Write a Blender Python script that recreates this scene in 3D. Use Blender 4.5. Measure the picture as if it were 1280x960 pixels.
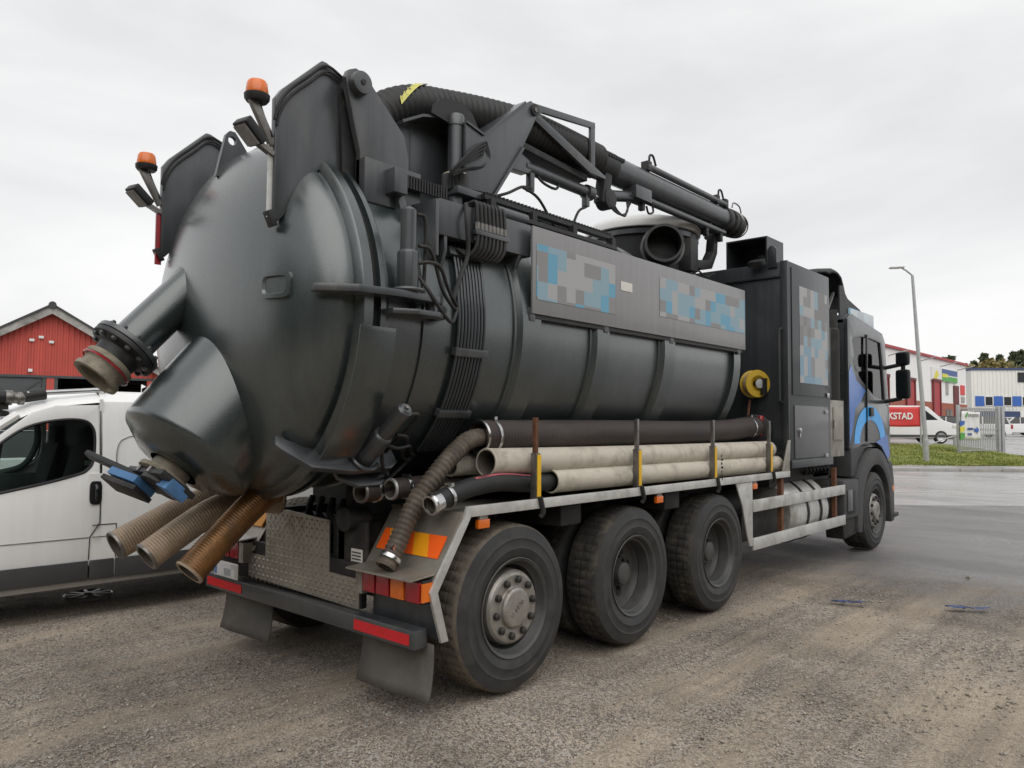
import bpy, bmesh, math, random
import numpy as np
from mathutils import Vector, Matrix
R = math.radians
random.seed(7); rng = np.random.default_rng(7)
for o in list(bpy.data.objects): bpy.data.objects.remove(o)
scene = bpy.context.scene
COL = scene.collection

# ------------------------------------------------------------------ camera
CAM = Vector((-3.574, -4.383, 1.673)); YAW, PITCH, ROLL = R(41.784), R(2.851), R(0.4285)
cd = bpy.data.cameras.new('camera'); co = bpy.data.objects.new('camera', cd); COL.objects.link(co)
f = Vector((math.cos(YAW)*math.cos(PITCH), math.sin(YAW)*math.cos(PITCH), math.sin(PITCH)))
r0 = f.cross(Vector((0, 0, 1))).normalized(); u0 = r0.cross(f)
rr = r0*math.cos(ROLL)+u0*math.sin(ROLL); uu = u0*math.cos(ROLL)-r0*math.sin(ROLL)
co.matrix_world = Matrix(((rr.x, uu.x, -f.x, CAM.x), (rr.y, uu.y, -f.y, CAM.y), (rr.z, uu.z, -f.z, CAM.z), (0, 0, 0, 1)))
cd.sensor_width = 36; cd.lens = 942.7/1280*36; cd.clip_start = .05; cd.clip_end = 3000
scene.camera = co

# ------------------------------------------------------------------ world: overcast sky
SUN_EL, SUN_ROT = R(48), R(200)
w = bpy.data.worlds.new('World'); scene.world = w; w.use_nodes = True
nt = w.node_tree; nt.nodes.clear()
N = nt.nodes.new; Lk = nt.links.new
out = N('ShaderNodeOutputWorld'); bg = N('ShaderNodeBackground'); Lk(bg.outputs[0], out.inputs[0])
sky = N('ShaderNodeTexSky'); sky.sky_type = 'NISHITA'; sky.sun_disc = False
sky.sun_elevation = SUN_EL; sky.sun_rotation = SUN_ROT; sky.dust_density = 4; sky.air_density = 1
tc = N('ShaderNodeTexCoord')
mp = N('ShaderNodeMapping'); mp.inputs['Scale'].default_value = (1.0, 1.0, 3.4); Lk(tc.outputs['Generated'], mp.inputs[0])
n1 = N('ShaderNodeTexNoise'); n1.inputs['Scale'].default_value = 1.7; n1.inputs['Detail'].default_value = 7; n1.inputs['Roughness'].default_value = .52; n1.inputs['Distortion'].default_value = .25
Lk(mp.outputs[0], n1.inputs[0])
cr = N('ShaderNodeValToRGB'); e = cr.color_ramp.elements
e[0].position = .34; e[0].color = (6.5, 6.52, 6.6, 1); e[1].position = .66; e[1].color = (8.3, 8.28, 8.22, 1)
Lk(n1.outputs['Fac'], cr.inputs[0])
mx = N('ShaderNodeMixRGB'); mx.inputs[0].default_value = .95; Lk(sky.outputs[0], mx.inputs[1]); Lk(cr.outputs[0], mx.inputs[2])
Lk(mx.outputs[0], bg.inputs[0]); bg.inputs[1].default_value = .1
sd = bpy.data.lights.new('sun', 'SUN'); so = bpy.data.objects.new('sun', sd); COL.objects.link(so)
sd.energy = 1.3; sd.angle = R(75); sd.color = (1, .97, .93)
sdir = Vector((-.35, -.55, .75)).normalized()        # towards the sun, behind the camera's left
so.rotation_euler = sdir.to_track_quat('Z', 'Y').to_euler()
sky.sun_elevation = math.asin(sdir.z); sky.sun_rotation = math.atan2(sdir.x, sdir.y)
vs = scene.view_settings; vs.view_transform = 'Standard'; vs.look = 'None'; vs.gamma = 1; vs.exposure = .3
vs.use_curve_mapping = False
scene.render.engine = 'CYCLES'

# ------------------------------------------------------------------ helpers
class MB:
    def __init__(s): s.v = []; s.f = []
    def add(s, vs, fs):
        o = len(s.v); s.v += [tuple(v) for v in vs]; s.f += [tuple(i+o for i in q) for q in fs]; return s
    def box(s, x0, x1, y0, y1, z0, z1):
        return s.add([(x, y, z) for x in (x0, x1) for y in (y0, y1) for z in (z0, z1)],
                     [(0, 1, 3, 2), (4, 6, 7, 5), (0, 4, 5, 1), (2, 3, 7, 6), (0, 2, 6, 4), (1, 5, 7, 3)])
    def obox(s, c, d, up, lx, ly, lz):
        d = Vector(d).normalized(); u = Vector(up); u = (u-d*u.dot(d)).normalized(); v = u.cross(d); c = Vector(c)
        return s.add([c+d*(a*lx/2)+v*(b*ly/2)+u*(g*lz/2) for a in (-1, 1) for b in (-1, 1) for g in (-1, 1)],
                     [(0, 1, 3, 2), (4, 6, 7, 5), (0, 4, 5, 1), (2, 3, 7, 6), (0, 2, 6, 4), (1, 5, 7, 3)])
    def bar(s, a, b, w, h, up=(0, 0, 1)):
        a = Vector(a); b = Vector(b); return s.obox((a+b)/2, b-a, up, (b-a).length, w, h)
    def prism(s, poly, ax, a, b):
        """poly in the plane normal to axis ax ('x': (y,z), 'y': (x,z), 'z': (x,y))"""
        g = {'x': lambda p, t: (t, p[0], p[1]), 'y': lambda p, t: (p[0], t, p[1]), 'z': lambda p, t: (p[0], p[1], t)}[ax]
        n = len(poly)
        return s.add([g(p, a) for p in poly]+[g(p, b) for p in poly],
                     [tuple(range(n)), tuple(range(2*n-1, n-1, -1))]+[(i, (i+1) % n, n+(i+1) % n, n+i) for i in range(n)])
    def tube(s, path, r, n=12, cap=True):
        P = [Vector(p) for p in path]; m = len(P)
        rs = r if isinstance(r, (list, tuple)) else [r]*m
        T = [(P[min(i+1, m-1)]-P[max(i-1, 0)]).normalized() for i in range(m)]
        ref = Vector((0, 0, 1)) if abs(T[0].z) < .9 else Vector((1, 0, 0))
        u = (ref-T[0]*ref.dot(T[0])).normalized(); vs = []; fs = []
        for i in range(m):
            u = (u-T[i]*u.dot(T[i])).normalized(); v = T[i].cross(u)
            for k in range(n):
                a = 2*math.pi*k/n; vs.append(P[i]+(u*math.cos(a)+v*math.sin(a))*rs[i])
        for i in range(m-1):
            for k in range(n):
                k2 = (k+1) % n; fs.append((i*n+k, i*n+k2, (i+1)*n+k2, (i+1)*n+k))
        if cap: fs += [tuple(range(n-1, -1, -1)), tuple(range((m-1)*n, m*n))]
        return s.add(vs, fs)
    def lathe(s, prof, o, ax, n=40, cap=False, rmod=None):
        """prof: (t along axis, radius)"""
        o = Vector(o); ax = Vector(ax).normalized()
        ref = Vector((0, 0, 1)) if abs(ax.z) < .9 else Vector((1, 0, 0))
        u = (ref-ax*ref.dot(ax)).normalized(); v = ax.cross(u); vs = []; fs = []; m = len(prof)
        for i, (t, r) in enumerate(prof):
            for k in range(n):
                a = 2*math.pi*k/n; q = r if rmod is None else rmod(i, k, r)
                vs.append(o+ax*t+(u*math.cos(a)+v*math.sin(a))*max(q, 1e-4))
        for i in range(m-1):
            for k in range(n):
                k2 = (k+1) % n; fs.append((i*n+k, i*n+k2, (i+1)*n+k2, (i+1)*n+k))
        if cap: fs += [tuple(range(n-1, -1, -1)), tuple(range((m-1)*n, m*n))]
        return s.add(vs, fs)
    def band(s, x0, x1, r0, r1, a0, a1, zc, n=48):
        """curved plate round the tank axis, angle from the right side (-y) upwards"""
        vs = []; fs = []; full = abs(a1-a0) > 6.28
        for i in range(n+1):
            a = a0+(a1-a0)*i/n; c, t = -math.cos(a), math.sin(a)
            vs += [(x0, r0*c, zc+r0*t), (x0, r1*c, zc+r1*t), (x1, r1*c, zc+r1*t), (x1, r0*c, zc+r0*t)]
        for i in range(n):
            b = 4*i
            for j in range(4): j2 = (j+1) % 4; fs.append((b+j, b+j2, b+4+j2, b+4+j))
        if not full: fs += [(0, 1, 2, 3), (4*n+3, 4*n+2, 4*n+1, 4*n)]
        return s.add(vs, fs)
    def hole(s, outer, inner, g0, g1):
        """plate with a window: outer and inner polygons (star-shaped from the inner centroid), g0/g1 map 2d to the two faces"""
        c = Vector((sum(p[0] for p in inner)/len(inner), sum(p[1] for p in inner)/len(inner)))
        angs = sorted(set(round(math.atan2(p[1]-c.y, p[0]-c.x), 5) for p in list(outer)+list(inner)))
        def hit(poly, a):
            d = Vector((math.cos(a), math.sin(a))); best = None
            for i in range(len(poly)):
                p = Vector(poly[i])-c; q = Vector(poly[(i+1) % len(poly)])-c; ed = q-p
                den = d.x*ed.y-d.y*ed.x
                if abs(den) < 1e-12: continue
                t = (p.x*ed.y-p.y*ed.x)/den; uu_ = (p.x*d.y-p.y*d.x)/den
                if t > 0 and -1e-4 <= uu_ <= 1+1e-4: best = t if best is None else max(best, t)
            return c+d*best
        O = [hit(outer, a) for a in angs]; I = [hit(inner, a) for a in angs]; n = len(angs)
        vs = [g0(p) for p in O]+[g0(p) for p in I]+[g1(p) for p in O]+[g1(p) for p in I]; fs = []
        for i in range(n):
            j = (i+1) % n
            fs += [(i, j, n+j, n+i), (2*n+i, 3*n+i, 3*n+j, 2*n+j), (i, 2*n+i, 2*n+j, j), (n+i, n+j, 3*n+j, 3*n+i)]
        return s.add(vs, fs)
    def xf(s, M):
        s.v = [tuple(M @ Vector(v)) for v in s.v]; return s
    def build(s, name, m, parent=None, bevel=0, smooth=35, seg=2, normals=True):
        me = bpy.data.meshes.new(name); me.from_pydata(s.v, [], s.f)
        if normals or bevel:
            bm = bmesh.new(); bm.from_mesh(me)
            bmesh.ops.recalc_face_normals(bm, faces=bm.faces)
            if bevel:
                ed = [e_ for e_ in bm.edges if len(e_.link_faces) == 2 and e_.calc_face_angle(0) > .5]
                bmesh.ops.bevel(bm, geom=ed, offset=bevel, segments=seg, affect='EDGES', clamp_overlap=True, profile=.6)
            bm.to_mesh(me); bm.free()
        if smooth: me.shade_smooth(); me.set_sharp_from_angle(angle=R(smooth))
        me.materials.append(MAT[m] if isinstance(m, str) else m)
        o = bpy.data.objects.new(name, me); COL.objects.link(o); o.parent = parent
        return o

def empty(name, label=None, cat=None, loc=(0, 0, 0), rz=0, group=None, parent=None):
    o = bpy.data.objects.new(name, None); COL.objects.link(o); o.location = loc; o.rotation_euler = (0, 0, rz); o.empty_display_size = .1
    o.parent = parent
    if label: tag(o, label, cat, group)
    return o
def tag(o, label, cat, group=None):
    o['label'] = label; o['category'] = cat
    if group: o['group'] = group
    return o
def structure(o, label=None, kind='structure'):
    o['kind'] = kind
    if label: o['label'] = label
    return o
def spline(pts, n=8):
    P = [Vector(p) for p in pts]; P = [P[0]*2-P[1]]+P+[P[-1]*2-P[-2]]; outp = []
    for i in range(1, len(P)-2):
        a, b, c, d = P[i-1:i+3]
        for k in range(n):
            t = k/n; outp.append(.5*((2*b)+(c-a)*t+(2*a-5*b+4*c-d)*t*t+(3*b-a-3*c+d)*t**3))
    outp.append(P[-2]); return outp
def resample(path, step):
    P = [Vector(p) for p in path]; outp = [P[0]]; acc = 0
    for a, b in zip(P, P[1:]):
        L = (b-a).length; t = step-acc
        while t <= L and L > 0: outp.append(a+(b-a)*(t/L)); t += step
        acc = (acc+L) % step
    return outp
def ribbed(path, r, amp, pitch, name, m, parent=None, n=20):
    P = resample(path, pitch/4); rs = [r+amp*(0, .8, 1, .3)[i % 4] for i in range(len(P))]
    return MB().tube(P, rs, n, cap=False).build(name, m, parent, smooth=60, normals=False)
def text_mesh(name, txt, size, m, M, parent, depth=.002, align='CENTER', bold=0):
    cu = bpy.data.curves.new(name, 'FONT'); cu.body = txt; cu.size = size; cu.align_x = align; cu.align_y = 'CENTER'; cu.extrude = depth; cu.offset = bold
    t = bpy.data.objects.new(name, cu); COL.objects.link(t)
    dg = bpy.context.evaluated_depsgraph_get(); me = bpy.data.meshes.new_from_object(t.evaluated_get(dg)); bpy.data.objects.remove(t)
    me.transform(M); me.materials.clear(); me.materials.append(MAT[m]); me.name = name
    o = bpy.data.objects.new(name, me); COL.objects.link(o); o.parent = parent; return o

def smooth_poly(p, n=4):
    P = [Vector((a, b, 0)) for a, b in p]; m = len(P); o = []
    for i in range(m):
        a, b, c, d = P[i-1], P[i], P[(i+1) % m], P[(i+2) % m]
        for k in range(n):
            t = k/n; q = .5*((2*b)+(c-a)*t+(2*a-5*b+4*c-d)*t*t+(3*b-a-3*c+d)*t**3); o.append((q.x, q.y))
    return o

# ------------------------------------------------------------------ materials
MAT = {}
def mat(name, col, rough=.5, metal=0, coat=0, var=.12, vscale=3, bump=0, bscale=60, dirt=None, damt=.5, dscale=2.2, drough=.8, stretch=(1, 1, 1), spec=.5, trans=0, emit=None, alpha=1):
    m = bpy.data.materials.new(name); m.use_nodes = True; t = m.node_tree; b = t.nodes['Principled BSDF']; MAT[name] = m
    nn = t.nodes.new; l = t.links.new
    b.inputs['Roughness'].default_value = rough; b.inputs['Metallic'].default_value = metal; b.inputs['Coat Weight'].default_value = coat; b.inputs['Coat Roughness'].default_value = .12
    b.inputs['Specular IOR Level'].default_value = spec; b.inputs['Transmission Weight'].default_value = trans
    co_ = nn('ShaderNodeTexCoord'); mp_ = nn('ShaderNodeMapping'); mp_.inputs['Scale'].default_value = stretch; l(co_.outputs['Object'], mp_.inputs[0])
    no = nn('ShaderNodeTexNoise'); no.inputs['Scale'].default_value = vscale; no.inputs['Detail'].default_value = 8; no.inputs['Roughness'].default_value = .62; l(mp_.outputs[0], no.inputs[0])
    ra = nn('ShaderNodeValToRGB'); a, c = ra.color_ramp.elements; a.position = .3; c.position = .7
    a.color = tuple(x*(1-var) for x in col)+(1,); c.color = tuple(min(1, x*(1+var)) for x in col)+(1,); l(no.outputs['Fac'], ra.inputs[0])
    colout = ra.outputs[0]
    rm = nn('ShaderNodeMapRange'); rm.inputs['To Min'].default_value = max(.02, rough-.07); rm.inputs['To Max'].default_value = min(1, rough+.09); l(no.outputs['Fac'], rm.inputs[0]); rout = rm.outputs[0]
    if dirt:
        nd = nn('ShaderNodeTexNoise'); nd.inputs['Scale'].default_value = dscale; nd.inputs['Detail'].default_value = 9; nd.inputs['Roughness'].default_value = .68; l(mp_.outputs[0], nd.inputs[0])
        rd = nn('ShaderNodeValToRGB'); a, c = rd.color_ramp.elements; a.position = .62-.3*damt; c.position = .86-.28*damt; l(nd.outputs['Fac'], rd.inputs[0])
        a.color = (0, 0, 0, 1); c.color = (min(1, damt+.25),)*3+(1,)
        mi = nn('ShaderNodeMixRGB'); mi.inputs[2].default_value = tuple(dirt)+(1,); l(rd.outputs[0], mi.inputs[0]); l(colout, mi.inputs[1]); colout = mi.outputs[0]
        mr = nn('ShaderNodeMix'); mr.inputs[3].default_value = drough; l(rd.outputs[0], mr.inputs[0]); l(rout, mr.inputs[2]); rout = mr.outputs[0]
    l(colout, b.inputs['Base Color']); l(rout, b.inputs['Roughness'])
    if bump:
        nb = nn('ShaderNodeTexNoise'); nb.inputs['Scale'].default_value = bscale; nb.inputs['Detail'].default_value = 4; l(co_.outputs['Object'], nb.inputs[0])
        bu = nn('ShaderNodeBump'); bu.inputs['Strength'].default_value = bump; bu.inputs['Distance'].default_value = .01; l(nb.outputs['Fac'], bu.inputs['Height']); l(bu.outputs[0], b.inputs['Normal'])
    if emit: b.inputs['Emission Color'].default_value = tuple(emit[:3])+(1,); b.inputs['Emission Strength'].default_value = emit[3]
    return m
def blocks(name, cell, cols, ax=(0, 2), base=None):
    """flat print in square patches of the given colours"""
    m = bpy.data.materials.new(name); m.use_nodes = True; t = m.node_tree; b = t.nodes['Principled BSDF']; MAT[name] = m; nn = t.nodes.new; l = t.links.new
    b.inputs['Roughness'].default_value = .45
    g = nn('ShaderNodeTexCoord'); v = nn('ShaderNodeVectorMath'); v.operation = 'SNAP'; v.inputs[1].default_value = (cell, cell, cell)
    l(g.outputs['Object'], v.inputs[0]); wn = nn('ShaderNodeTexNoise'); wn.inputs['Scale'].default_value = 1.3/cell*.23; wn.inputs['Detail'].default_value = 3
    l(v.outputs[0], wn.inputs[0]); ra = nn('ShaderNodeValToRGB'); ra.color_ramp.interpolation = 'CONSTANT'
    while len(ra.color_ramp.elements) < len(cols): ra.color_ramp.elements.new(.5)
    for i, (p, c) in enumerate(cols): ra.color_ramp.elements[i].position = p; ra.color_ramp.elements[i].color = tuple(c)+(1,)
    l(wn.outputs['Fac'], ra.inputs[0]); l(ra.outputs[0], b.inputs['Base Color']); return m
DUST = (.16, .145, .125)
mat('tank_paint', (.03, .042, .043), .34, .35, 1.0, .16, 1.6, .03, 210, (.12, .13, .128), .27, 1.3, .5, (.5, 1, .25))
mat('steel_paint', (.06, .065, .071), .4, .3, .5, .18, 5, .04, 50, DUST, .28, 3, .7, (1, 1, .5))
mat('box_paint', (.045, .051, .056), .42, .4, .3, .14, 2, .02, 40, DUST, .15, 1.5, .7, (1, 1, .4))
mat('black_steel', (.016, .017, .018), .5, 0, 0, .3, 8, .05, 60, DUST, .25, 5)
mat('chassis_black', (.012, .012, .012), .65, 0, 0, .4, 6, .1, 40, (.09, .08, .07), .45, 4, .9)
mat('worn_steel', (.22, .21, .2), .38, .85, 0, .3, 9, .06, 60, (.09, .07, .05), .35, 7)
mat('chrome', (.55, .55, .55), .22, 1, 0, .15, 9, .03, 90, (.25, .2, .15), .2, 10)
mat('aluminium', (.58, .58, .56), .4, .45, 0, .18, 6, .05, 70, (.2, .17, .13), .4, 4, .75)
mat('dull_aluminium', (.34, .325, .29), .45, .4, 0, .25, 7, .05, 70, (.16, .135, .1), .5, 5, .75)
mat('plate_aluminium', (.36, .335, .29), .42, .7, 0, .18, 5, .03, 60, (.2, .165, .12), .4, 4, .75)
mat('black_rubber', (.014, .0145, .015), .55, 0, 0, .25, 6, .06, 70, (.07, .06, .05), .3, 3, .85)
mat('hose_grey', (.034, .025, .023), .6, 0, 0, .25, 7, .1, 60, (.12, .1, .08), .3, 4, .85, (.3, 1, 1))
mat('hose_brown', (.075, .06, .047), .7, 0, 0, .35, 14, .1, 70, (.2, .17, .13), .5, 9, .85)
mat('hose_bronze', (.36, .27, .19), .5, .2, 0, .25, 8, .05, 70, (.3, .24, .18), .5, 5, .7)
mat('hose_amber', (.2, .095, .03), .32, .45, 0, .35, 9, .05, 70, (.06, .045, .03), .4, 5, .6)
mat('pale_pipe', (.54, .5, .42), .6, 0, 0, .14, 5, .12, 45, (.2, .175, .14), .58, 5, .85)
mat('muddy_metal', (.3, .27, .21), .7, .2, 0, .3, 9, .15, 50, (.09, .075, .055), .62, 9, .9)
mat('pipe_inside', (.1, .085, .07), .8)
mat('pink_stripe', (.42, .1, .12), .6)
mat('yellow_paint', (.75, .45, .015), .45, 0, 0, .12, 8, 0, 60, (.12, .08, .04), .12, 9)
mat('yellow_reel', (.5, .33, .03), .4, var=.1)
mat('rust', (.14, .06, .03), .8, .1, 0, .4, 20, .15, 60)
mat('tyre', (.03, .03, .031), .6, 0, 0, .35, 7, .08, 90, (.085, .08, .072), .36, 5.5, .85)
mat('tyre_muddy', (.1, .087, .07), .9, 0, 0, .3, 9, .12, 60, (.22, .19, .15), .6, 5, .95); mat('tyre_tread', (.03, .028, .026), .85, 0, 0, .3, 9, .1, 60, (.15, .13, .1), .45, 6, .95)
mat('rim_grey', (.07, .07, .07), .5, .2, 0, .2, 6, .03, 60, (.12, .11, .09), .35, 5, .85)
mat('hub_cover', (.34, .325, .3), .42, .6, 0, .15, 9, .05, 60, (.16, .13, .1), .4, 8, .8)
mat('nut', (.05, .048, .045), .5, .5)
mat('red_lens', (.32, .012, .02), .22, 0, .4, .15, 10, 0, 60, (.14, .08, .06), .25, 9, .6)
mat('red_reflector', (.6, .015, .022), .35, var=.08, vscale=20)
mat('orange_lens', (.75, .16, .01), .22, 0, .3, .12, 10, 0, 60, (.2, .1, .05), .15, 9)
mat('orange_mark', (.9, .12, .01), .4, var=.06)
mat('amber_mark', (.85, .34, .01), .4, var=.06)
mat('white_paint', (.9, .905, .9), .3, 0, .3, .03, 2, 0, 60, (.5, .48, .44), .18, 1.6, .5)
mat('white_plastic', (.7, .7, .69), .4, var=.06)
mat('flap_rubber', (.1, .094, .085), .85, 0, 0, .2, 4, .05, 60, (.2, .18, .15), .4, 3, .95)
mat('grey_plastic', (.055, .056, .058), .6, var=.15, dirt=(.14, .13, .11), damt=.3)
mat('dark_trim', (.01, .01, .011), .4, var=.2)
mat('blue_valve', (.07, .2, .42), .5, var=.2, dirt=(.05, .055, .06), damt=.42, dscale=9)
mat('locker_grey', (.12, .122, .128), .4, .3, .2, .12, 3, .02, 40, (.22, .21, .2), .25, 3)
mat('sign_panel', (.25, .246, .25), .36, .3, .3, .07, 1.2, 0, 60, (.16, .15, .14), .15, 2.4, .6)
mat('cab_grey', (.07, .075, .082), .28, .5, .4, .12, 3)
mat('cab_blue', (.008, .13, .5), .25, .0, .4, .06, 3)
mat('sky_blue', (.03, .4, .95), .3, 0, .3, .04, 3)
mat('paper', (.7, .69, .65), .7, var=.08, vscale=40)
mat('ink', (.05, .05, .055), .7)
mat('barn_red', (.47, .075, .055), .62, 0, 0, .12, 1.5, .05, 60, (.2, .05, .04), .3, 1.2, .8, (1, 1, .25))
mat('barn_fascia', (.36, .35, .33), .8, 0, 0, .3, 2.2, .1, 20, (.06, .06, .055), .55, 1.3)
mat('barn_roof', (.05, .05, .05), .7)
mat('barn_door', (.055, .06, .064), .6, var=.12, dirt=(.1, .095, .09), damt=.2)
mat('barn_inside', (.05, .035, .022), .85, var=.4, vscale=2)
mat('wood', (.22, .14, .06), .7, var=.25)
mat('white_wall', (.78, .78, .77), .65, var=.03, vscale=.4)
mat('brick_base', (.32, .1, .065), .8, var=.25, vscale=6)
mat('red_door', (.36, .035, .04), .55, var=.08)
mat('dark_red', (.13, .02, .02), .6)
mat('beige_wall', (.72, .715, .67), .6, var=.04, vscale=.3)
mat('blue_panel', (.035, .12, .42), .5, var=.08)
mat('navy_panel', (.035, .055, .13), .5, var=.08)
mat('sign_green', (.08, .33, .06), .5); mat('sign_yellow', (.65, .6, .06), .5); mat('sign_navy', (.04, .09, .26), .5); mat('sign_red', (.62, .05, .05), .55, var=.06)
mat('galvanised', (.42, .43, .43), .5, .6, 0, .12, 4)
mat('concrete', (.34, .33, .315), .85, 0, 0, .12, 3, .1, 40, (.2, .19, .17), .3, .8)
mat('car_white', (.74, .74, .74), .25, 0, .5, .02, 2); mat('car_red', (.35, .02, .025), .25, 0, .5, .05, 2); mat('car_grey', (.12, .125, .13), .25, .4, .5, .05, 2)
mat('car_glass', (.015, .018, .02), .08, 0, 0, .1)
mat('silver', (.5, .5, .5), .3, .8)
mat('bark', (.06, .045, .035), .9, var=.3, vscale=8)
mat('conifer', (.095, .115, .06), .8, var=.35, vscale=.8); mat('autumn', (.22, .175, .06), .8, var=.4, vscale=.7); mat('birch_green', (.2, .19, .08), .8, var=.4, vscale=.7)
mat('lamp_glass', (.55, .55, .52), .2)
mat('seat', (.035, .036, .04), .9); mat('dash', (.05, .055, .055), .7); mat('green_trim', (.16, .19, .18), .6)
mat('blue_scrap', (.05, .075, .19), .6, dirt=(.2, .17, .14), damt=.4, dscale=9)
BL = (.13, .35, .5); PB = (.25, .37, .44); GY = (.25, .246, .25); LG = (.38, .385, .39); DG = (.2, .196, .2)
blocks('panel_print', .105, [(0, GY), (.4, LG), (.44, GY), (.49, PB), (.53, BL), (.555, PB), (.58, GY), (.62, LG), (.67, GY)])
blocks('panel_print_blue', .1, [(0, GY), (.41, PB), (.47, LG), (.5, BL), (.54, PB), (.58, GY), (.64, LG)])
blocks('door_print', .11, [(0, DG), (.4, GY), (.45, PB), (.5, LG), (.55, (.2, .32, .42)), (.59, LG), (.64, GY)])
blocks('roof_print', .14, [(0, (.5, .55, .58)), (.42, (.6, .68, .74)), (.5, (.4, .6, .74)), (.58, (.6, .65, .68))])
blocks('plate_print', .05, [(0, (.1, .2, .4)), (.4, (.5, .5, .5)), (.5, (.65, .65, .66)), (.58, (.35, .36, .38))])
def weather(name, amt, zs=.3, drops=.0):
    """rain streaks running down and fine drops on the paint"""
    t = MAT[name].node_tree; b = t.nodes['Principled BSDF']; nn = t.nodes.new; l = t.links.new
    g = nn('ShaderNodeTexCoord'); q = nn('ShaderNodeMapping'); q.inputs['Scale'].default_value = (9, 9, zs); l(g.outputs['Object'], q.inputs[0])
    n = nn('ShaderNodeTexNoise'); n.inputs['Scale'].default_value = 1.6; n.inputs['Detail'].default_value = 6; n.inputs['Roughness'].default_value = .7; l(q.outputs[0], n.inputs[0])
    r = nn('ShaderNodeMapRange'); r.inputs['From Min'].default_value = .3; r.inputs['From Max'].default_value = .7; r.inputs['To Min'].default_value = 1-amt; r.inputs['To Max'].default_value = 1+amt; l(n.outputs['Fac'], r.inputs[0])
    src = b.inputs['Base Color'].links[0].from_socket; m = nn('ShaderNodeMixRGB'); m.blend_type = 'MULTIPLY'; m.inputs[0].default_value = 1; l(src, m.inputs[1]); l(r.outputs[0], m.inputs[2]); l(m.outputs[0], b.inputs['Base Color'])
    if drops:
        v = nn('ShaderNodeTexVoronoi'); v.inputs['Scale'].default_value = 150; l(g.outputs['Object'], v.inputs[0])
        d = nn('ShaderNodeMapRange'); d.inputs['From Min'].default_value = .25; d.inputs['From Max'].default_value = .45; d.inputs['To Min'].default_value = drops; d.inputs['To Max'].default_value = 0; l(v.outputs['Distance'], d.inputs[0])
        rs = b.inputs['Roughness'].links[0].from_socket; k = nn('ShaderNodeMath'); k.operation = 'SUBTRACT'; k.use_clamp = True; l(rs, k.inputs[0]); l(d.outputs[0], k.inputs[1]); l(k.outputs[0], b.inputs['Roughness'])
        bp = nn('ShaderNodeBump'); bp.inputs['Strength'].default_value = .12; bp.inputs['Distance'].default_value = .004; l(d.outputs[0], bp.inputs['Height'])
        if b.inputs['Normal'].links: l(b.inputs['Normal'].links[0].from_socket, bp.inputs['Normal'])
        l(bp.outputs[0], b.inputs['Normal'])
for k_ in ('tank_paint', 'steel_paint'): MAT[k_].node_tree.nodes['Principled BSDF'].inputs['Coat IOR'].default_value = 1.75 if k_ == 'tank_paint' else 1.6; MAT[k_].node_tree.nodes['Principled BSDF'].inputs['Coat Roughness'].default_value = .27
weather('tank_paint', .13, .22, .12); weather('steel_paint', .18, .3, .1); weather('box_paint', .22, .25); weather('sign_panel', .07, .3); weather('white_paint', .03, .3); weather('barn_red', .14, .2)
gl = bpy.data.materials.new('window_glass'); gl.use_nodes = True; MAT['window_glass'] = gl
t = gl.node_tree; t.nodes.clear(); o_ = t.nodes.new('ShaderNodeOutputMaterial'); a_ = t.nodes.new('ShaderNodeBsdfTransparent'); a_.inputs[0].default_value = (.62, .7, .68, 1)
g_ = t.nodes.new('ShaderNodeBsdfGlossy'); g_.inputs['Roughness'].default_value = .03; fr = t.nodes.new('ShaderNodeFresnel'); fr.inputs[0].default_value = 1.5; m_ = t.nodes.new('ShaderNodeMixShader')
t.links.new(fr.outputs[0], m_.inputs[0]); t.links.new(a_.outputs[0], m_.inputs[1]); t.links.new(g_.outputs[0], m_.inputs[2]); t.links.new(m_.outputs[0], o_.inputs[0])

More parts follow.
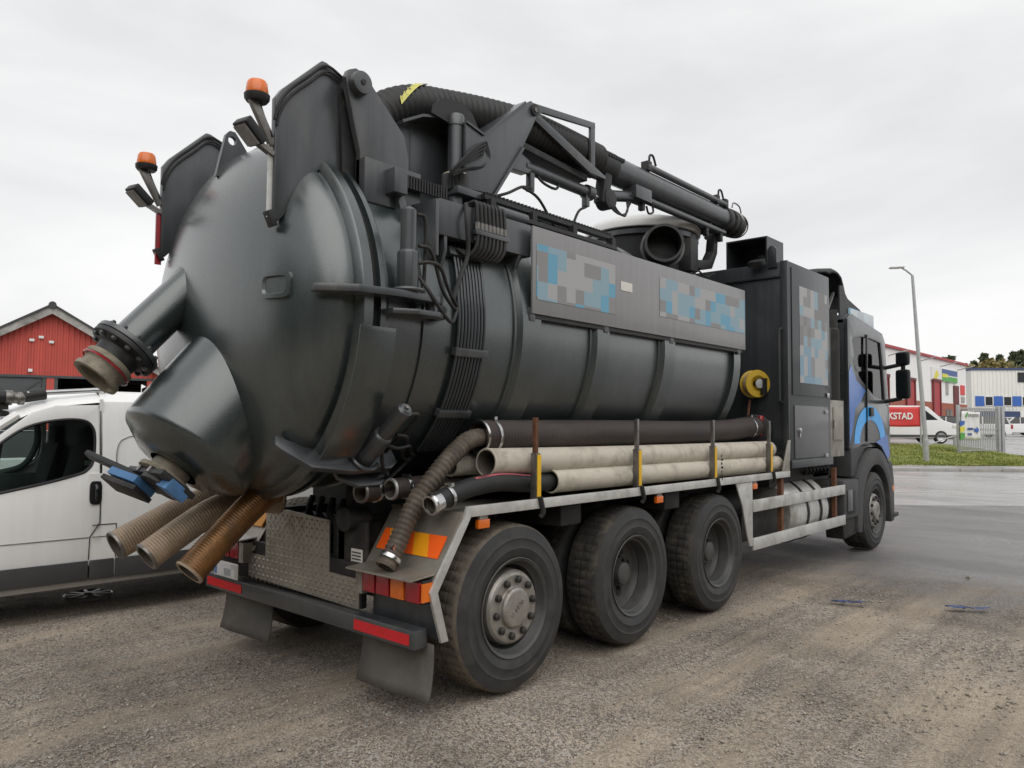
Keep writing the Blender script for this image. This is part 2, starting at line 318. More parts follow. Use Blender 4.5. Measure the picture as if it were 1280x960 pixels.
def asphalt_nodes(base, noise, ramp, mix, vo):
    big = ramp(noise(.4, 7, .6, (1, .4, 1, 1.3)), (.3, tuple(x*.7 for x in base)), (.7, tuple(x*1.35 for x in base)))
    sp = ramp(vo.outputs['Color'], (.2, .65), (.9, 1.45)); c1 = mix(1.0, big, sp, 'MULTIPLY')
    ds = ramp(noise(1.3, 8, .7), (.48, 0), (.75, .5)); c1 = mix(ds, c1, (.2, .185, .165))
    return c1, ramp(noise(.5, 6, .6, (1, .35, 1, 1.2)), (.36, .12), (.62, .5))
def ground_mat(name, kind):
    m = bpy.data.materials.new(name); m.use_nodes = True; t = m.node_tree; b = t.nodes['Principled BSDF']; MAT[name] = m; nn = t.nodes.new; l = t.links.new
    g = nn('ShaderNodeTexCoord'); P = g.outputs['Object']
    def noise(s, d=8, ro=.6, st=None):
        n = nn('ShaderNodeTexNoise'); n.inputs['Scale'].default_value = s; n.inputs['Detail'].default_value = d; n.inputs['Roughness'].default_value = ro
        if st:
            q = nn('ShaderNodeMapping'); q.inputs['Scale'].default_value = st[:3]; q.inputs['Rotation'].default_value = (0, 0, st[3]); l(P, q.inputs[0]); l(q.outputs[0], n.inputs[0])
        else: l(P, n.inputs[0])
        return n.outputs['Fac']
    def ramp(x, *st):
        r_ = nn('ShaderNodeValToRGB')
        while len(r_.color_ramp.elements) < len(st): r_.color_ramp.elements.new(.5)
        for i, (p, c) in enumerate(st): r_.color_ramp.elements[i].position = p; r_.color_ramp.elements[i].color = (tuple(c) if hasattr(c, '__len__') else (c, c, c))+(1,)
        l(x, r_.inputs[0]); return r_.outputs[0]
    def mix(fac, a, c, mode='MIX'):
        k = nn('ShaderNodeMixRGB'); k.blend_type = mode
        for i, x in enumerate((fac, a, c)):
            if hasattr(x, 'is_linked') or hasattr(x, 'links'): l(x, k.inputs[i])
            else: k.inputs[i].default_value = x if i == 0 else tuple(x)+(1,)
        return k.outputs[0]
    vo = nn('ShaderNodeTexVoronoi'); vo.inputs['Scale'].default_value = 120 if kind == 'gravel' else 160; l(P, vo.inputs[0])
    vo2 = nn('ShaderNodeTexVoronoi'); vo2.inputs['Scale'].default_value = 55; l(P, vo2.inputs[0])
    bu = nn('ShaderNodeBump')
    if kind == 'gravel':
        tone = ramp(noise(.8, 7, .62, (1, .45, 1, -.1)), (.3, (.18, .15, .122)), (.5, (.28, .238, .194)), (.7, (.37, .316, .26)))
        sp = ramp(vo.outputs['Color'], (.12, .25), (.5, .95), (.92, 1.9)); coarse = mix(1.0, tone, sp, 'MULTIPLY')
        st2 = ramp(vo2.outputs['Color'], (.74, 0), (.8, .7)); coarse = mix(st2, coarse, (.4, .38, .355))
        st3 = ramp(vo2.outputs['Color'], (.2, .6), (.26, 0)); coarse = mix(st3, coarse, (.15, .135, .12))
        fine = mix(1.0, (.42, .35, .272), ramp(vo.outputs['Color'], (.2, .72), (.9, 1.22)), 'MULTIPLY')
        trk = ramp(noise(1.1, 6, .58, (.32, 1.5, 1, -.16)), (.46, 0), (.6, .92)); c3 = mix(trk, coarse, fine)
        damp = ramp(noise(.45, 7, .66, (1, .6, 1, .5)), (.38, .6), (.6, 1.08)); c3 = mix(1.0, c3, damp, 'MULTIPLY')
        c3 = mix(1.0, c3, ramp(noise(2.4, 5, .6, (.12, 3.2, 1, -.14)), (.34, .8), (.5, 1.01), (.68, 1.08)), 'MULTIPLY')
        dk = ramp(noise(300, 3), (.3, .6), (.6, 1.15)); c4 = mix(1.0, c3, dk, 'MULTIPLY')
        sx = nn('ShaderNodeSeparateXYZ'); l(P, sx.inputs[0]); md_ = nn('ShaderNodeMath'); md_.operation = 'MULTIPLY_ADD'; l(noise(.9, 9, .7), md_.inputs[0]); md_.inputs[1].default_value = -4.2; l(sx.outputs[0], md_.inputs[2])
        mr_ = nn('ShaderNodeMapRange'); mr_.inputs['From Min'].default_value = 2.3; mr_.inputs['From Max'].default_value = 4.1; l(md_.outputs[0], mr_.inputs[0]); wear = mr_.outputs[0]
        asp, aro_ = asphalt_nodes((.15, .145, .143), noise, ramp, mix, vo); c5 = mix(wear, c4, asp); l(c5, b.inputs['Base Color'])
        l(mix(wear, (.9, .9, .9), aro_), b.inputs['Roughness']); b.inputs['Specular IOR Level'].default_value = .4
        h = mix(.5, vo.outputs['Distance'], noise(120, 6, .7)); bu.inputs['Strength'].default_value = .9; bu.inputs['Distance'].default_value = .012
    elif kind in ('asphalt', 'road'):
        c1, ro_ = asphalt_nodes((.085, .081, .08) if kind == 'asphalt' else (.3, .295, .29), noise, ramp, mix, vo); l(c1, b.inputs['Base Color']); l(ro_, b.inputs['Roughness'])
        h = mix(.5, vo.outputs['Distance'], noise(200, 5, .7)); bu.inputs['Strength'].default_value = .45; bu.inputs['Distance'].default_value = .006
    else:
        c1 = ramp(noise(1.2, 8, .65), (.3, (.11, .14, .022)), (.52, (.19, .22, .038)), (.72, (.27, .25, .06))); l(c1, b.inputs['Base Color']); b.inputs['Roughness'].default_value = .9
        h = noise(30, 6, .7); bu.inputs['Strength'].default_value = .8; bu.inputs['Distance'].default_value = .05
    l(h, bu.inputs['Height']); l(bu.outputs[0], b.inputs['Normal'])
ground_mat('gravel_ground', 'gravel'); ground_mat('asphalt', 'asphalt'); ground_mat('road_asphalt', 'road'); ground_mat('grass', 'grass')

# ------------------------------------------------------------------ far-field frame: metres ahead (D), right (L) of the standpoint
FH = Vector((math.cos(YAW), math.sin(YAW), 0)); RH = Vector((math.sin(YAW), -math.cos(YAW), 0)); G0 = Vector((CAM.x, CAM.y, 0))
def F(D, L, z=0): return G0+FH*D+RH*L+Vector((0, 0, z))
# ================================================================== GROUND
def lines(fine, half, step, far):
    a = list(np.arange(-half, half+1e-6, fine)); b = [half]
    while b[-1] < far: step *= 1.35; b.append(b[-1]+step)
    return np.array([-x for x in b[:0:-1]]+a+b[1:])
xs = lines(.085, 9.5, .1, 900)+CAM.x+4; ys = lines(.085, 7.5, .1, 900)+CAM.y+3.5
gx, gy = np.meshgrid(xs, ys, indexing='ij')
def rut(cx, cy, dx, dy, wd, dp, ln):        # a shallow tyre track
    n = math.hypot(dx, dy); dx /= n; dy /= n
    a = (gx-cx)*dx+(gy-cy)*dy; d = (gx-cx)*-dy+(gy-cy)*dx
    return -dp*np.exp(-(d/wd)**2)*(np.abs(a) < ln)
near = np.exp(-(((gx-CAM.x-3)/11)**2+((gy-CAM.y-2)/9)**2)**2)
und = np.zeros_like(gx)
for k in range(26):
    an = rng.uniform(0, 6.28); wl = rng.uniform(.25, 2.6); und += np.sin((gx*math.cos(an)+gy*math.sin(an))*6.28/wl+rng.uniform(0, 6.28))*.0021*min(wl, 1.4)
gz = (und-.012+rut(-1.9, -2.2, 1, .12, .16, .014, 5)+rut(-2.6, -1.2, 1, .2, .13, .012, 5)+rut(-2.2, -3.0, 1, .1, .12, .01, 5)+rng.normal(0, .0016, gx.shape))*near-.006
gz = np.minimum(gz, -.002)
nx, ny = gx.shape
gv = np.stack([gx, gy, gz], -1).reshape(-1, 3)
ii = (np.arange(nx-1)[:, None]*ny+np.arange(ny-1)[None, :]).reshape(-1)
gf = np.stack([ii, ii+ny, ii+ny+1, ii+1], -1)
def np_mesh(name, v, fq, m, smooth=True):
    me = bpy.data.meshes.new(name); k = fq.shape[1]
    me.vertices.add(len(v)); me.vertices.foreach_set('co', v.astype(np.float32).ravel())
    me.loops.add(fq.size); me.loops.foreach_set('vertex_index', fq.astype(np.int32).ravel())
    me.polygons.add(len(fq)); me.polygons.foreach_set('loop_start', np.arange(0, fq.size, k, dtype=np.int32))
    me.update(calc_edges=True); me.validate()
    if smooth: me.shade_smooth()
    me.materials.append(MAT[m]); o = bpy.data.objects.new(name, me); COL.objects.link(o); return o
structure(np_mesh('ground', gv, gf, 'gravel_ground'))
def gheight(x, y):
    i = np.clip(np.searchsorted(xs, x), 1, nx-1); j = np.clip(np.searchsorted(ys, y), 1, ny-1); return gz[i, j]
# loose stones
NS = 70000
D_ = 1.9+8.2*rng.random(NS)**1.5; L_ = (rng.random(NS)*1.56-.78)*D_
px = G0.x+FH.x*D_+RH.x*L_; py = G0.y+FH.y*D_+RH.y*L_
patch = .5+.5*np.sin(px*1.7+.9*np.sin(py*1.3))*np.sin(py*2.3+1.1*np.sin(px*.9)); keep = (rng.random(NS) < .25+.75*patch) & (px < 4.6+.4*np.sin(py*3))
px = px[keep]; py = py[keep]; n_ = len(px); sz = .003+.011*rng.random(n_)**5
octv = np.array([(1, 0, 0), (0, 1, 0), (-1, 0, 0), (0, -1, 0), (0, 0, .75), (0, 0, -.6)], float); octf = np.array([(0, 1, 4), (1, 2, 4), (2, 3, 4), (3, 0, 4), (1, 0, 5), (2, 1, 5), (3, 2, 5), (0, 3, 5)])
ang = rng.random(n_)*6.28; ca, sa = np.cos(ang), np.sin(ang)
loc = octv[None]*(1+rng.uniform(-.35, .35, (n_, 6, 3)))*sz[:, None, None]
loc2 = np.stack([loc[..., 0]*ca[:, None]-loc[..., 1]*sa[:, None], loc[..., 0]*sa[:, None]+loc[..., 1]*ca[:, None], loc[..., 2]], -1)
loc2 += np.stack([px, py, gheight(px, py)+sz*.25], -1)[:, None, :]
mat('stone', (.33, .295, .255), .9, var=.6, vscale=60, bump=0)
st = np_mesh('gravel_stones', loc2.reshape(-1, 3), (octf[None]+(np.arange(n_)*6)[:, None, None]).reshape(-1, 3), 'stone', False)
tag(structure(st, kind='stuff'), 'loose grey brown gravel stones scattered over the dirt yard', 'gravel')
# a few larger pebbles that can be told apart
for k, (x, y, s_) in enumerate([(6.0, -2.55, .03), (5.6, -3.9, .035), (4.9, -4.6, .03), (4.1, -3.6, .022), (3.5, -1.9, .02)]):
    b = MB().lathe([(-.6*s_, .3*s_), (-.35*s_, .8*s_), (0, s_), (.4*s_, .75*s_), (.6*s_, .25*s_)], (x, y, .35*s_), (0, 0, 1), 8, True, lambda i, q, r: r*(1+.22*math.sin(q*2.3+i+k)))
    tag(b.build('stone', 'stone', None, smooth=0), ['small grey stone on the asphalt under the side guard bars', 'larger grey stone on the asphalt right of the blue scraps', 'grey stone at the gravel edge near the right picture edge', 'small stone beside the longer blue scrap', 'tiny stone in front of the third wheel'][k], 'stone', 'loose stones on the asphalt edge')
# asphalt apron with a ragged edge, road, kerb, pavement, verge
def strip(name, D0, D1, z0, z1, m, L0=-25, L1=90, th=0, seg=30):
    vs = []; fs = []
    for i in range(seg+1):
        L = L0+(L1-L0)*i/seg; vs += [F(D0, L, z0), F(D1, L, z1)]
        if i: b = 2*i; fs.append((b-2, b-1, b+1, b))
    return structure(MB().add(vs, fs).build(name, m, smooth=0))
strip('road_edge', 15.6, 16.5, -.012, .008, 'road_asphalt', -90, 120)
strip('road', 16.5, 27, .008, .008, 'road_asphalt', -90, 120)
for D0, L0, L1 in ((18.6, 5, 40), (23.4, 5, 40)):
    mm = MB()
    L = L0
    while L < L1: mm.add([F(D0, L, .012), F(D0+.12, L, .012), F(D0+.12, L+2.9, .012), F(D0, L+2.9, .012)], [(0, 1, 2, 3)]); L += 3.1
    mat('road_paint%d' % D0, (.42, .42, .4), .7, var=.3, vscale=5)
    structure(mm.build('road_marking', 'road_paint%d' % D0, smooth=0))
kb = MB(); kb.v = []
for i in range(110):
    L = -80+i*1.5; a = [F(27, L+.01, 0), F(27.14, L+.01, 0), F(27.14, L+1.49, 0), F(27, L+1.49, 0)]
    kb.add([p+Vector((0, 0, h)) for h in (0, .125) for p in a], [(0, 1, 2, 3), (4, 5, 6, 7), (0, 1, 5, 4), (1, 2, 6, 5), (2, 3, 7, 6), (3, 0, 4, 7)])
structure(kb.build('kerb', 'concrete', bevel=.012))
strip('pavement', 27.14, 28.6, .12, .13, 'road_asphalt', -90, 120)
# verge: a low grass bank, with a lot behind it
vg = MB(); DD = [28.6, 30, 31.5, 33, 35, 38]; ZZ = [.134, .21, .32, .43, .57, .69]
vsl = []; nl = 60
for i in range(nl+1):
    for k, (d, z) in enumerate(zip(DD, ZZ)):
        L = -3+25.2*i/nl; rnd = (1-(k/5.)**2)*.0
        if i == nl: L += 1.6*math.sin(math.pi*min(1, k/3.2))-.7*k
        vsl.append(F(d, L, z+.02*math.sin(L*1.3+d)+(.01 if k else 0)))
m6 = len(DD)
vg.add(vsl, [(i*m6+k, i*m6+k+1, (i+1)*m6+k+1, (i+1)*m6+k) for i in range(nl) for k in range(m6-1)])
structure(vg.build('grass_verge', 'grass', smooth=60))
# blades on the verge
NB = 26000; Lr = -4+26*rng.random(NB); Dr = 28.62+9.3*rng.random(NB)**1.3; ok = Lr < 22.0-np.abs(Dr-31)*.35; Lr = Lr[ok]; Dr = Dr[ok]; NB = len(Lr)
Zr = np.interp(Dr, DD, ZZ); hh = .03+.06*rng.random(NB); a = rng.random(NB)*6.28
bx = G0.x+FH.x*Dr+RH.x*Lr; by = G0.y+FH.y*Dr+RH.y*Lr
v0 = np.stack([bx+.025*np.cos(a), by+.025*np.sin(a), Zr], -1); v1 = np.stack([bx-.025*np.cos(a), by-.025*np.sin(a), Zr], -1); v2 = np.stack([bx+.05*np.cos(a*3), by+.05*np.sin(a*3), Zr+hh], -1)
gb = np_mesh('grass_blades', np.stack([v0, v1, v2], 1).reshape(-1, 3), np.arange(NB*3).reshape(-1, 3), 'grass', False)
tag(structure(gb, kind='stuff'), 'short yellow green grass on the bank by the road', 'grass')
lot = MB(); q = [(28.62, .128), (31, .28), (34, .5), (38, .66), (45, .76), (160, .82)]
vsl = []
for L in np.concatenate([[-12, -8, -6, -4], np.linspace(-2, 150, 36)]):
    k_ = min(1, max(.02, (L+12)/10))
    for d, z in q: vsl.append(F(d, L, (z-.03 if d > 29 else z-.004)*k_))
m6 = len(q); lot.add(vsl, [(i*m6+k, i*m6+k+1, (i+1)*m6+k+1, (i+1)*m6+k) for i in range(39) for k in range(m6-1)])
structure(lot.build('parking_lot', 'road_asphalt', smooth=60))
# blue plastic scraps
for k, (x, y, lx) in enumerate(((3.87, -1.98, .24), (4.38, -2.85, .28))):
    m = MB(); vs = []
    for i in range(9):
        for j in range(4): vs.append((x+(i/8-.5)*lx*.5+.02*math.sin(j*2+i), y-(i/8-.5)*lx+.03*math.sin(i*1.7+j), .004+.016*abs(math.sin(i*1.3+j*1.9+k))+j*.001)); vs[-1] = (vs[-1][0]+(j-1.5)*.022*(1+.6*math.sin(i*.9)), vs[-1][1], vs[-1][2])
    m.add(vs, [(i*4+j, i*4+j+1, i*4+j+5, i*4+j+4) for i in range(8) for j in range(3)])
    tag(m.build('plastic_scrap', 'blue_scrap', smooth=0), ['crumpled blue plastic scrap nearer the truck wheels', 'longer crumpled blue plastic scrap farther right on the gravel'][k], 'scrap', 'blue scraps on the gravel')
# ================================================================== VACUUM TRUCK (x forward, y left, rear axle at x=0)
TR = empty('vacuum_truck', 'dark grey vacuum tanker truck with suction boom standing on the gravel yard', 'truck')
ZC, RT = 2.3, 1.07
PI = math.pi
# ---- tank body
tank = MB().lathe([(-.98, 1.0), (-.98, RT), (3.5, RT)]+[(3.5+.34*math.sin(a), RT*math.cos(a)) for a in np.linspace(.12, 1.54, 10)], (0, 0, ZC), (1, 0, 0), 96).build('tank', 'tank_paint', TR, smooth=30)
for x0, x1 in ((.19, .38), (1.04, 1.2), (2.02, 2.19)):          # stiffening bands: raised hat profile
    MB().lathe([(x0-.05, RT-.004), (x0-.045, RT+.012), (x0-.02, RT+.014), (x0, RT+.046), (x1, RT+.046), (x1+.03, RT-.004)], (0, 0, ZC), (1, 0, 0), 96).build('stiffening_band', 'tank_paint', tank, bevel=0, smooth=20)
MB().lathe([(3.36, RT-.01), (3.36, RT+.03), (3.5, RT+.03), (3.5, RT-.01)], (0, 0, ZC), (1, 0, 0), 96).build('end_band', 'tank_paint', tank, smooth=20)
MB().lathe([(-.66, RT-.005), (-.655, RT+.012), (-.635, RT+.012), (-.63, RT-.005)], (0, 0, ZC), (1, 0, 0), 96).build('weld_seam', 'tank_paint', tank, smooth=20)
MB().lathe([(-1.0, RT-.02), (-1.0, 1.12), (-.965, 1.12), (-.955, 1.11), (-.93, RT+.02), (-.9, RT-.005)], (0, 0, ZC), (1, 0, 0), 96).build('tank_flange', 'tank_paint', tank, smooth=20)
MB().lathe([(-1.045, 1.04), (-1.045, 1.085), (-1.0, 1.085), (-1.0, 1.04)], (0, 0, ZC), (1, 0, 0), 96).build('gasket', 'black_rubber', tank, smooth=20)
# ---- rear door
dish = [(-1.14-.36*(1-s**2.1)**(1/2.1), RT*s) for s in np.sin(np.linspace(0.001, PI/2, 26))]
door = MB().lathe(dish+[(-1.1, RT), (-1.1, RT+.012)], (0, 0, ZC), (1, 0, 0), 96).build('rear_door', 'tank_paint', TR, smooth=30)
MB().lathe([(-1.145, RT-.01), (-1.14, RT+.01), (-1.125, 1.115), (-1.115, 1.125), (-1.055, 1.125), (-1.045, 1.115), (-1.045, 1.04)], (0, 0, ZC), (1, 0, 0), 96).build('door_flange', 'tank_paint', door, smooth=25)
def dish_x(y, z):
    s = min(1, math.hypot(y, z-ZC)/RT); return -1.14-.36*(1-s**2.1)**(1/2.1)
# plugged inspection port on the door: raised rounded frame
def port(p, hw, d0, d1):
    m = MB(); vs = []; y0, z0 = p; n = 32
    for off, d in ((0, 0), (0, d1), (-.022, d1), (-.03, d0)):
        for k in range(n):
            a = 2*PI*k/n; c, s_ = math.cos(a), math.sin(a); q = (abs(c)**6+abs(s_)**6)**(-1/6)
            y = y0+(hw+off)*q*c; z = z0+(hw*.72+off)*q*s_; vs.append((dish_x(y, z)-d, y, z))
    fs = [(i*n+k, i*n+(k+1) % n, (i+1)*n+(k+1) % n, (i+1)*n+k) for i in range(3) for k in range(n)]+[tuple(range(3*n, 4*n))]
    return m.add(vs, fs)
pt = port((-.735, 2.4), .1, .006, .02).build('inspection_port', 'tank_paint', door, smooth=40)
MB().tube(spline([(dish_x(-.72, 2.43)-.01, -.68, 2.445), (dish_x(-.75, 2.44)-.05, -.72, 2.45), (dish_x(-.78, 2.43)-.012, -.76, 2.44), (dish_x(-.68, 2.41)-.012, -.68, 2.42)], 5), .009, 8).build('port_handle', 'tank_paint', pt) if False else None
# ---- ears (lifting frame plates of the door)
def ear(y, zt, side):
    poly = [(-1.43, 2.78), (-1.43, zt-.31), (-1.39, zt-.25), (-1.14, zt), (-1.11, zt), (-.99, zt-.04), (-.975, zt-.1), (-.985, 3.3), (-.99, 3.1)]
    arc = [(-1.06, 3.12), (-1.15, 3.1), (-1.24, 3.03), (-1.31, 2.92), (-1.36, 2.8), (-1.4, 2.755)]
    e_ = MB().prism(poly+arc, 'y', y-.02, y+.02).build('hinge_ear', 'steel_paint', door, bevel=.004)
    fl = MB(); top = [(-1.435, 2.95), (-1.435, zt-.31), (-1.14, zt+.012), (-.93, zt-.045)]
    for a, b in zip(top, top[1:]):
        fl.bar((a[0], y, a[1]), (b[0], y, b[1]), .09, .014)
    fl.build('ear_rim', 'steel_paint', e_, bevel=.003) if False else None
    MB().obox((-1.438, y, 2.87), (0, 0, 1), (1, 0, 0), .34, .012, .04).build('reflective_strip', 'red_lens', e_) if side > 0 else MB().obox((-1.437, y, 2.98), (0, 0, 1), (1, 0, 0), .42, .01, .04).build('edge_strip', 'aluminium', e_)
    MB().obox((-1.435, y, 2.765), (-.45, 0, .9), (1, 0, 0), .09, .06, .03).build('ear_foot', 'black_steel', e_, bevel=.006)
    # cable along the top edge
    cpth = [(-1.44, y-.03, zt-.44), (-1.42, y-.03, zt-.36), (-1.36, y-.035, zt-.25), (-1.24, y-.035, zt-.13), (-1.13, y-.035, zt-.03), (-1.02, y-.035, zt-.055), (-.9, y-.03, zt-.12)]
    MB().tube(spline(cpth, 6), .009, 6).build('lamp_cable', 'black_rubber', e_)
    MB().tube(spline([(p[0]+.012, p[1]-.004, p[2]-.03) for p in cpth], 6), .008, 6).build('lamp_cable', 'black_rubber', e_)
    # beacon on a bracket
    bx, bz = -1.53, zt-.335
    MB().bar((-1.43, y, 3.17+zt-3.745), (bx-.04, y, bz+.0), .03, .045).build('beacon_bracket', 'worn_steel', e_, bevel=.003)
    bc = MB().lathe([(-.05, .02), (-.05, .055), (-.035, .066), (-.012, .068), (-.01, .05)], (bx, y, bz+.02), (0, 0, 1), 28, True).build('beacon_base', 'black_steel', TR)
    MB().lathe([(0, .058), (.015, .06), (.062, .054), (.075, .046), (.08, .01)], (bx, y, bz+.008), (0, 0, 1), 28, True).build('beacon_lens', 'orange_lens', bc)
    MB().tube(spline([(bx+.02, y, bz-.03), (bx+.05, y, bz-.1), (-1.44, y-.02, bz-.2)], 5), .005, 6).build('beacon_cable', 'black_rubber', bc)
    # work lamp
    wl = MB().obox((-1.575, y-.02, 3.2+zt-3.745), (.75, .1, -.62), (.62, 0, .75), .15, .13, .05).build('work_lamp', 'black_steel', TR, bevel=.012)
    MB().obox((-1.595, y-.02, 3.175+zt-3.745), (.75, .1, -.62), (.62, 0, .75), .12, .1, .012).build('lamp_glass', 'worn_steel', wl)
    MB().bar((-1.52, y, 3.16+zt-3.745), (-1.43, y, 3.12+zt-3.745), .04, .025).build('lamp_bracket', 'worn_steel', wl)
    return e_
ear(-.7, 3.745, -1); ear(.7, 3.675, 1)
# lifting eye on the door crown
ey = MB().hole([(-1.37, 3.18), (-1.31, 3.46), (-1.285, 3.49), (-1.25, 3.49), (-1.225, 3.46), (-1.1, 3.3), (-1.12, 3.25)], [(-1.268+.028*math.cos(k*PI/6), 3.43+.028*math.sin(k*PI/6)) for k in range(12)], lambda p: (p[0], .06, p[1]), lambda p: (p[0], .09, p[1])).build('lifting_eye', 'steel_paint', door)
# hinge arms from the tank, with pins
for sgn in (-1, 1):
    y = sgn*.79; dz = 0 if sgn < 0 else -.05
    arm = [(-1.04, 3.66+dz), (-1.02, 3.71+dz), (-.97, 3.735+dz), (-.9, 3.725+dz), (-.86, 3.68+dz), (-.6, 3.44), (-.56, 3.3), (-.56, 3.0), (-.93, 3.0), (-.93, 3.25), (-.98, 3.42)]
    a_ = MB().prism(arm, 'y', y-.022, y+.022).build('hinge_arm', 'steel_paint', TR, bevel=.005)
    MB().lathe([(-.075, .02), (-.075, .066), (-.03, .07), (.03, .07), (.08, .066), (.08, .02)], (-.955, y, 3.64+dz), (0, 1, 0), 24, True).build('hinge_pin', 'steel_paint', a_, bevel=.003)
    MB().lathe([(-.083, .001), (-.083, .016), (-.07, .016)], (-.955, y, 3.64+dz), (0, 1, 0), 12, True).build('pin_bolt', 'black_steel', a_)
    MB().prism([(-1.03, 3.58), (-.98, 3.66), (-.88, 3.66), (-.8, 3.5), (-.8, 3.05), (-1.0, 3.05)], 'y', sgn*.735-.012, sgn*.735+.012).build('gap_shade_plate', 'black_steel', a_)  # dark plate added to stand in for the shaded gap between ear and arm
    MB().box(-.93, -.5, y-.07 if sgn < 0 else y-.02, y+.02 if sgn < 0 else y+.07, 2.95, 3.21).build('arm_base', 'steel_paint', a_, bevel=.006)
MB().box(-.84, -.76, -.77, .77, 3.26, 3.36).build('cross_beam', 'steel_paint', TR, bevel=.008)
MB().tube([(-1.0, -.68, 3.45), (-.86, .0, 3.45), (-1.0, .68, 3.42)], .04, 14).build('torsion_tube', 'steel_paint', TR) if False else None
# ---- clamp locks round the door (built at the side, turned round the tank axis)
def lock(a):
    M = Matrix.Translation((0, 0, ZC)) @ Matrix.Rotation(a, 4, 'X') @ Matrix.Translation((0, 0, -ZC))
    pl = [(-1.35, -.97), (-1.37, -1.03), (-1.35, -1.06), (-1.2, -1.19), (-.95, -1.23), (-.66, -1.22), (-.6, -1.18), (-.6, -1.08), (-.72, -1.04), (-1.25, -1.02)]
    l_ = MB().prism(pl, 'z', ZC+.045, ZC+.085).xf(M).build('door_lock', 'steel_paint', TR, bevel=.006)
    MB().prism([(-1.0, -1.06), (-.98, -1.2), (-.86, -1.27), (-.7, -1.27), (-.6, -1.2), (-.58, -1.06)], 'z', ZC-.045, ZC-.015).xf(M).build('lock_jaw', 'steel_paint', l_, bevel=.006)
    MB().lathe([(-.06, .035), (.06, .035)], (-.66, -1.15, ZC+.015), (0, 0, 1), 18, True).xf(M).build('lock_pin', 'steel_paint', l_)
    cy = MB().lathe([(0, .058), (.0, .062), (.235, .062), (.25, .05)], (-.84, -1.15, ZC+.08), (0, 0, 1), 10, True).xf(M).build('lock_cylinder', 'steel_paint', l_, bevel=.004)
    MB().lathe([(.0, .046), (.235, .046), (.25, .03)], (-.84, -1.15, ZC+.32), (0, 0, 1), 20, True).xf(M).build('cylinder_head', 'steel_paint', cy)
    MB().lathe([(.0, .012), (.012, .014), (.014, .004)], (-.84, -1.15, ZC+.57), (0, 0, 1), 10, True).xf(M).build('cylinder_cap', 'worn_steel', cy)
    MB().tube([M @ Vector((-.84+.085*math.cos(q), -1.15+.085*math.sin(q), ZC+.1)) for q in np.linspace(.2, 2*PI-.6, 22)], .013, 8).build('lock_ring', 'steel_paint', l_)
    for p in ([(-.8, -1.15, 2.84), (-.74, -1.15, 2.83), (-.72, -1.14, 2.7), (-.72, -1.13, 2.45)], [(-.79, -1.16, 2.66), (-.7, -1.17, 2.64), (-.6, -1.15, 2.45), (-.5, -1.13, 2.36), (-.42, -1.1, 2.34)],
              [(-.79, -1.16, 2.56), (-.73, -1.19, 2.57), (-.63, -1.17, 2.56), (-.52, -1.13, 2.44), (-.42, -1.1, 2.36)], [(-.79, -1.15, 2.5), (-.74, -1.2, 2.4), (-.62, -1.2, 2.28), (-.5, -1.14, 2.26), (-.42, -1.1, 2.36)]):
        MB().tube(spline([M @ Vector((q[0], q[1]-.02, q[2])) for q in p], 6), .011, 8).build('hydraulic_hose', 'black_rubber', l_)
    return l_
lock(R(0)); lock(R(-(-50))) if False else None
def lock2():
    return lock(R(52))
lock2()
# splash shield following the tank below the side lock
MB().band(-1.17, -.93, 1.165, 1.175, R(-6), R(-46), ZC, 28).build('splash_shield', 'tank_paint', door, bevel=.003)
# ---- upper outlet pipe with flanges and coupling
ax = Vector((-.67, 0, -.742)).normalized(); o = Vector((-1.45, .27, 2.46))
up = MB().lathe([(-.15, .128), (.5, .128)], o, ax, 40, True).build('outlet_pipe', 'tank_paint', TR)
MB().lathe([(.475, .128), (.475, .2), (.505, .2), (.505, .128)], o, ax, 44).build('pipe_flange', 'steel_paint', up, bevel=.003)
fl = MB().lathe([(.51, .09), (.51, .198), (.538, .198), (.545, .16), (.56, .13), (.62, .12), (.64, .118)], o, ax, 44).build('bolted_flange', 'black_steel', up, bevel=.002)
uvec = Vector((0, 1, 0)); vvec = ax.cross(uvec)
for k in range(12):
    a = 2*PI*k/12+.2; p = o+ax*.505+(uvec*math.cos(a)+vvec*math.sin(a))*.172
    MB().lathe([(-.055, .012), (.055, .012)], p, ax, 6, True).lathe([(-.042, .018), (-.028, .018)], p, ax, 6, True).lathe([(.036, .018), (.05, .018)], p, ax, 6, True).build('flange_bolt', 'steel_paint', fl)
cp = MB().lathe([(.62, .135), (.63, .145), (.655, .145), (.66, .128), (.72, .125)], o, ax, 40).build('coupling', 'muddy_metal', up, bevel=.002)
MB().lathe([(.66, .147), (.665, .15), (.672, .147)], o, ax, 40).build('seal_ring', 'red_lens', cp)
MB().lathe([(.72, .122), (.722, .138), (.75, .138), (.752, .112), (.74, .1), (.6, .1)], o, ax, 40).build('coupling_lip', 'muddy_metal', cp, bevel=.002)
MB().lathe([(.58, .001), (.58, .1)], o, ax, 40).build('closing_plate', 'chassis_black', cp)
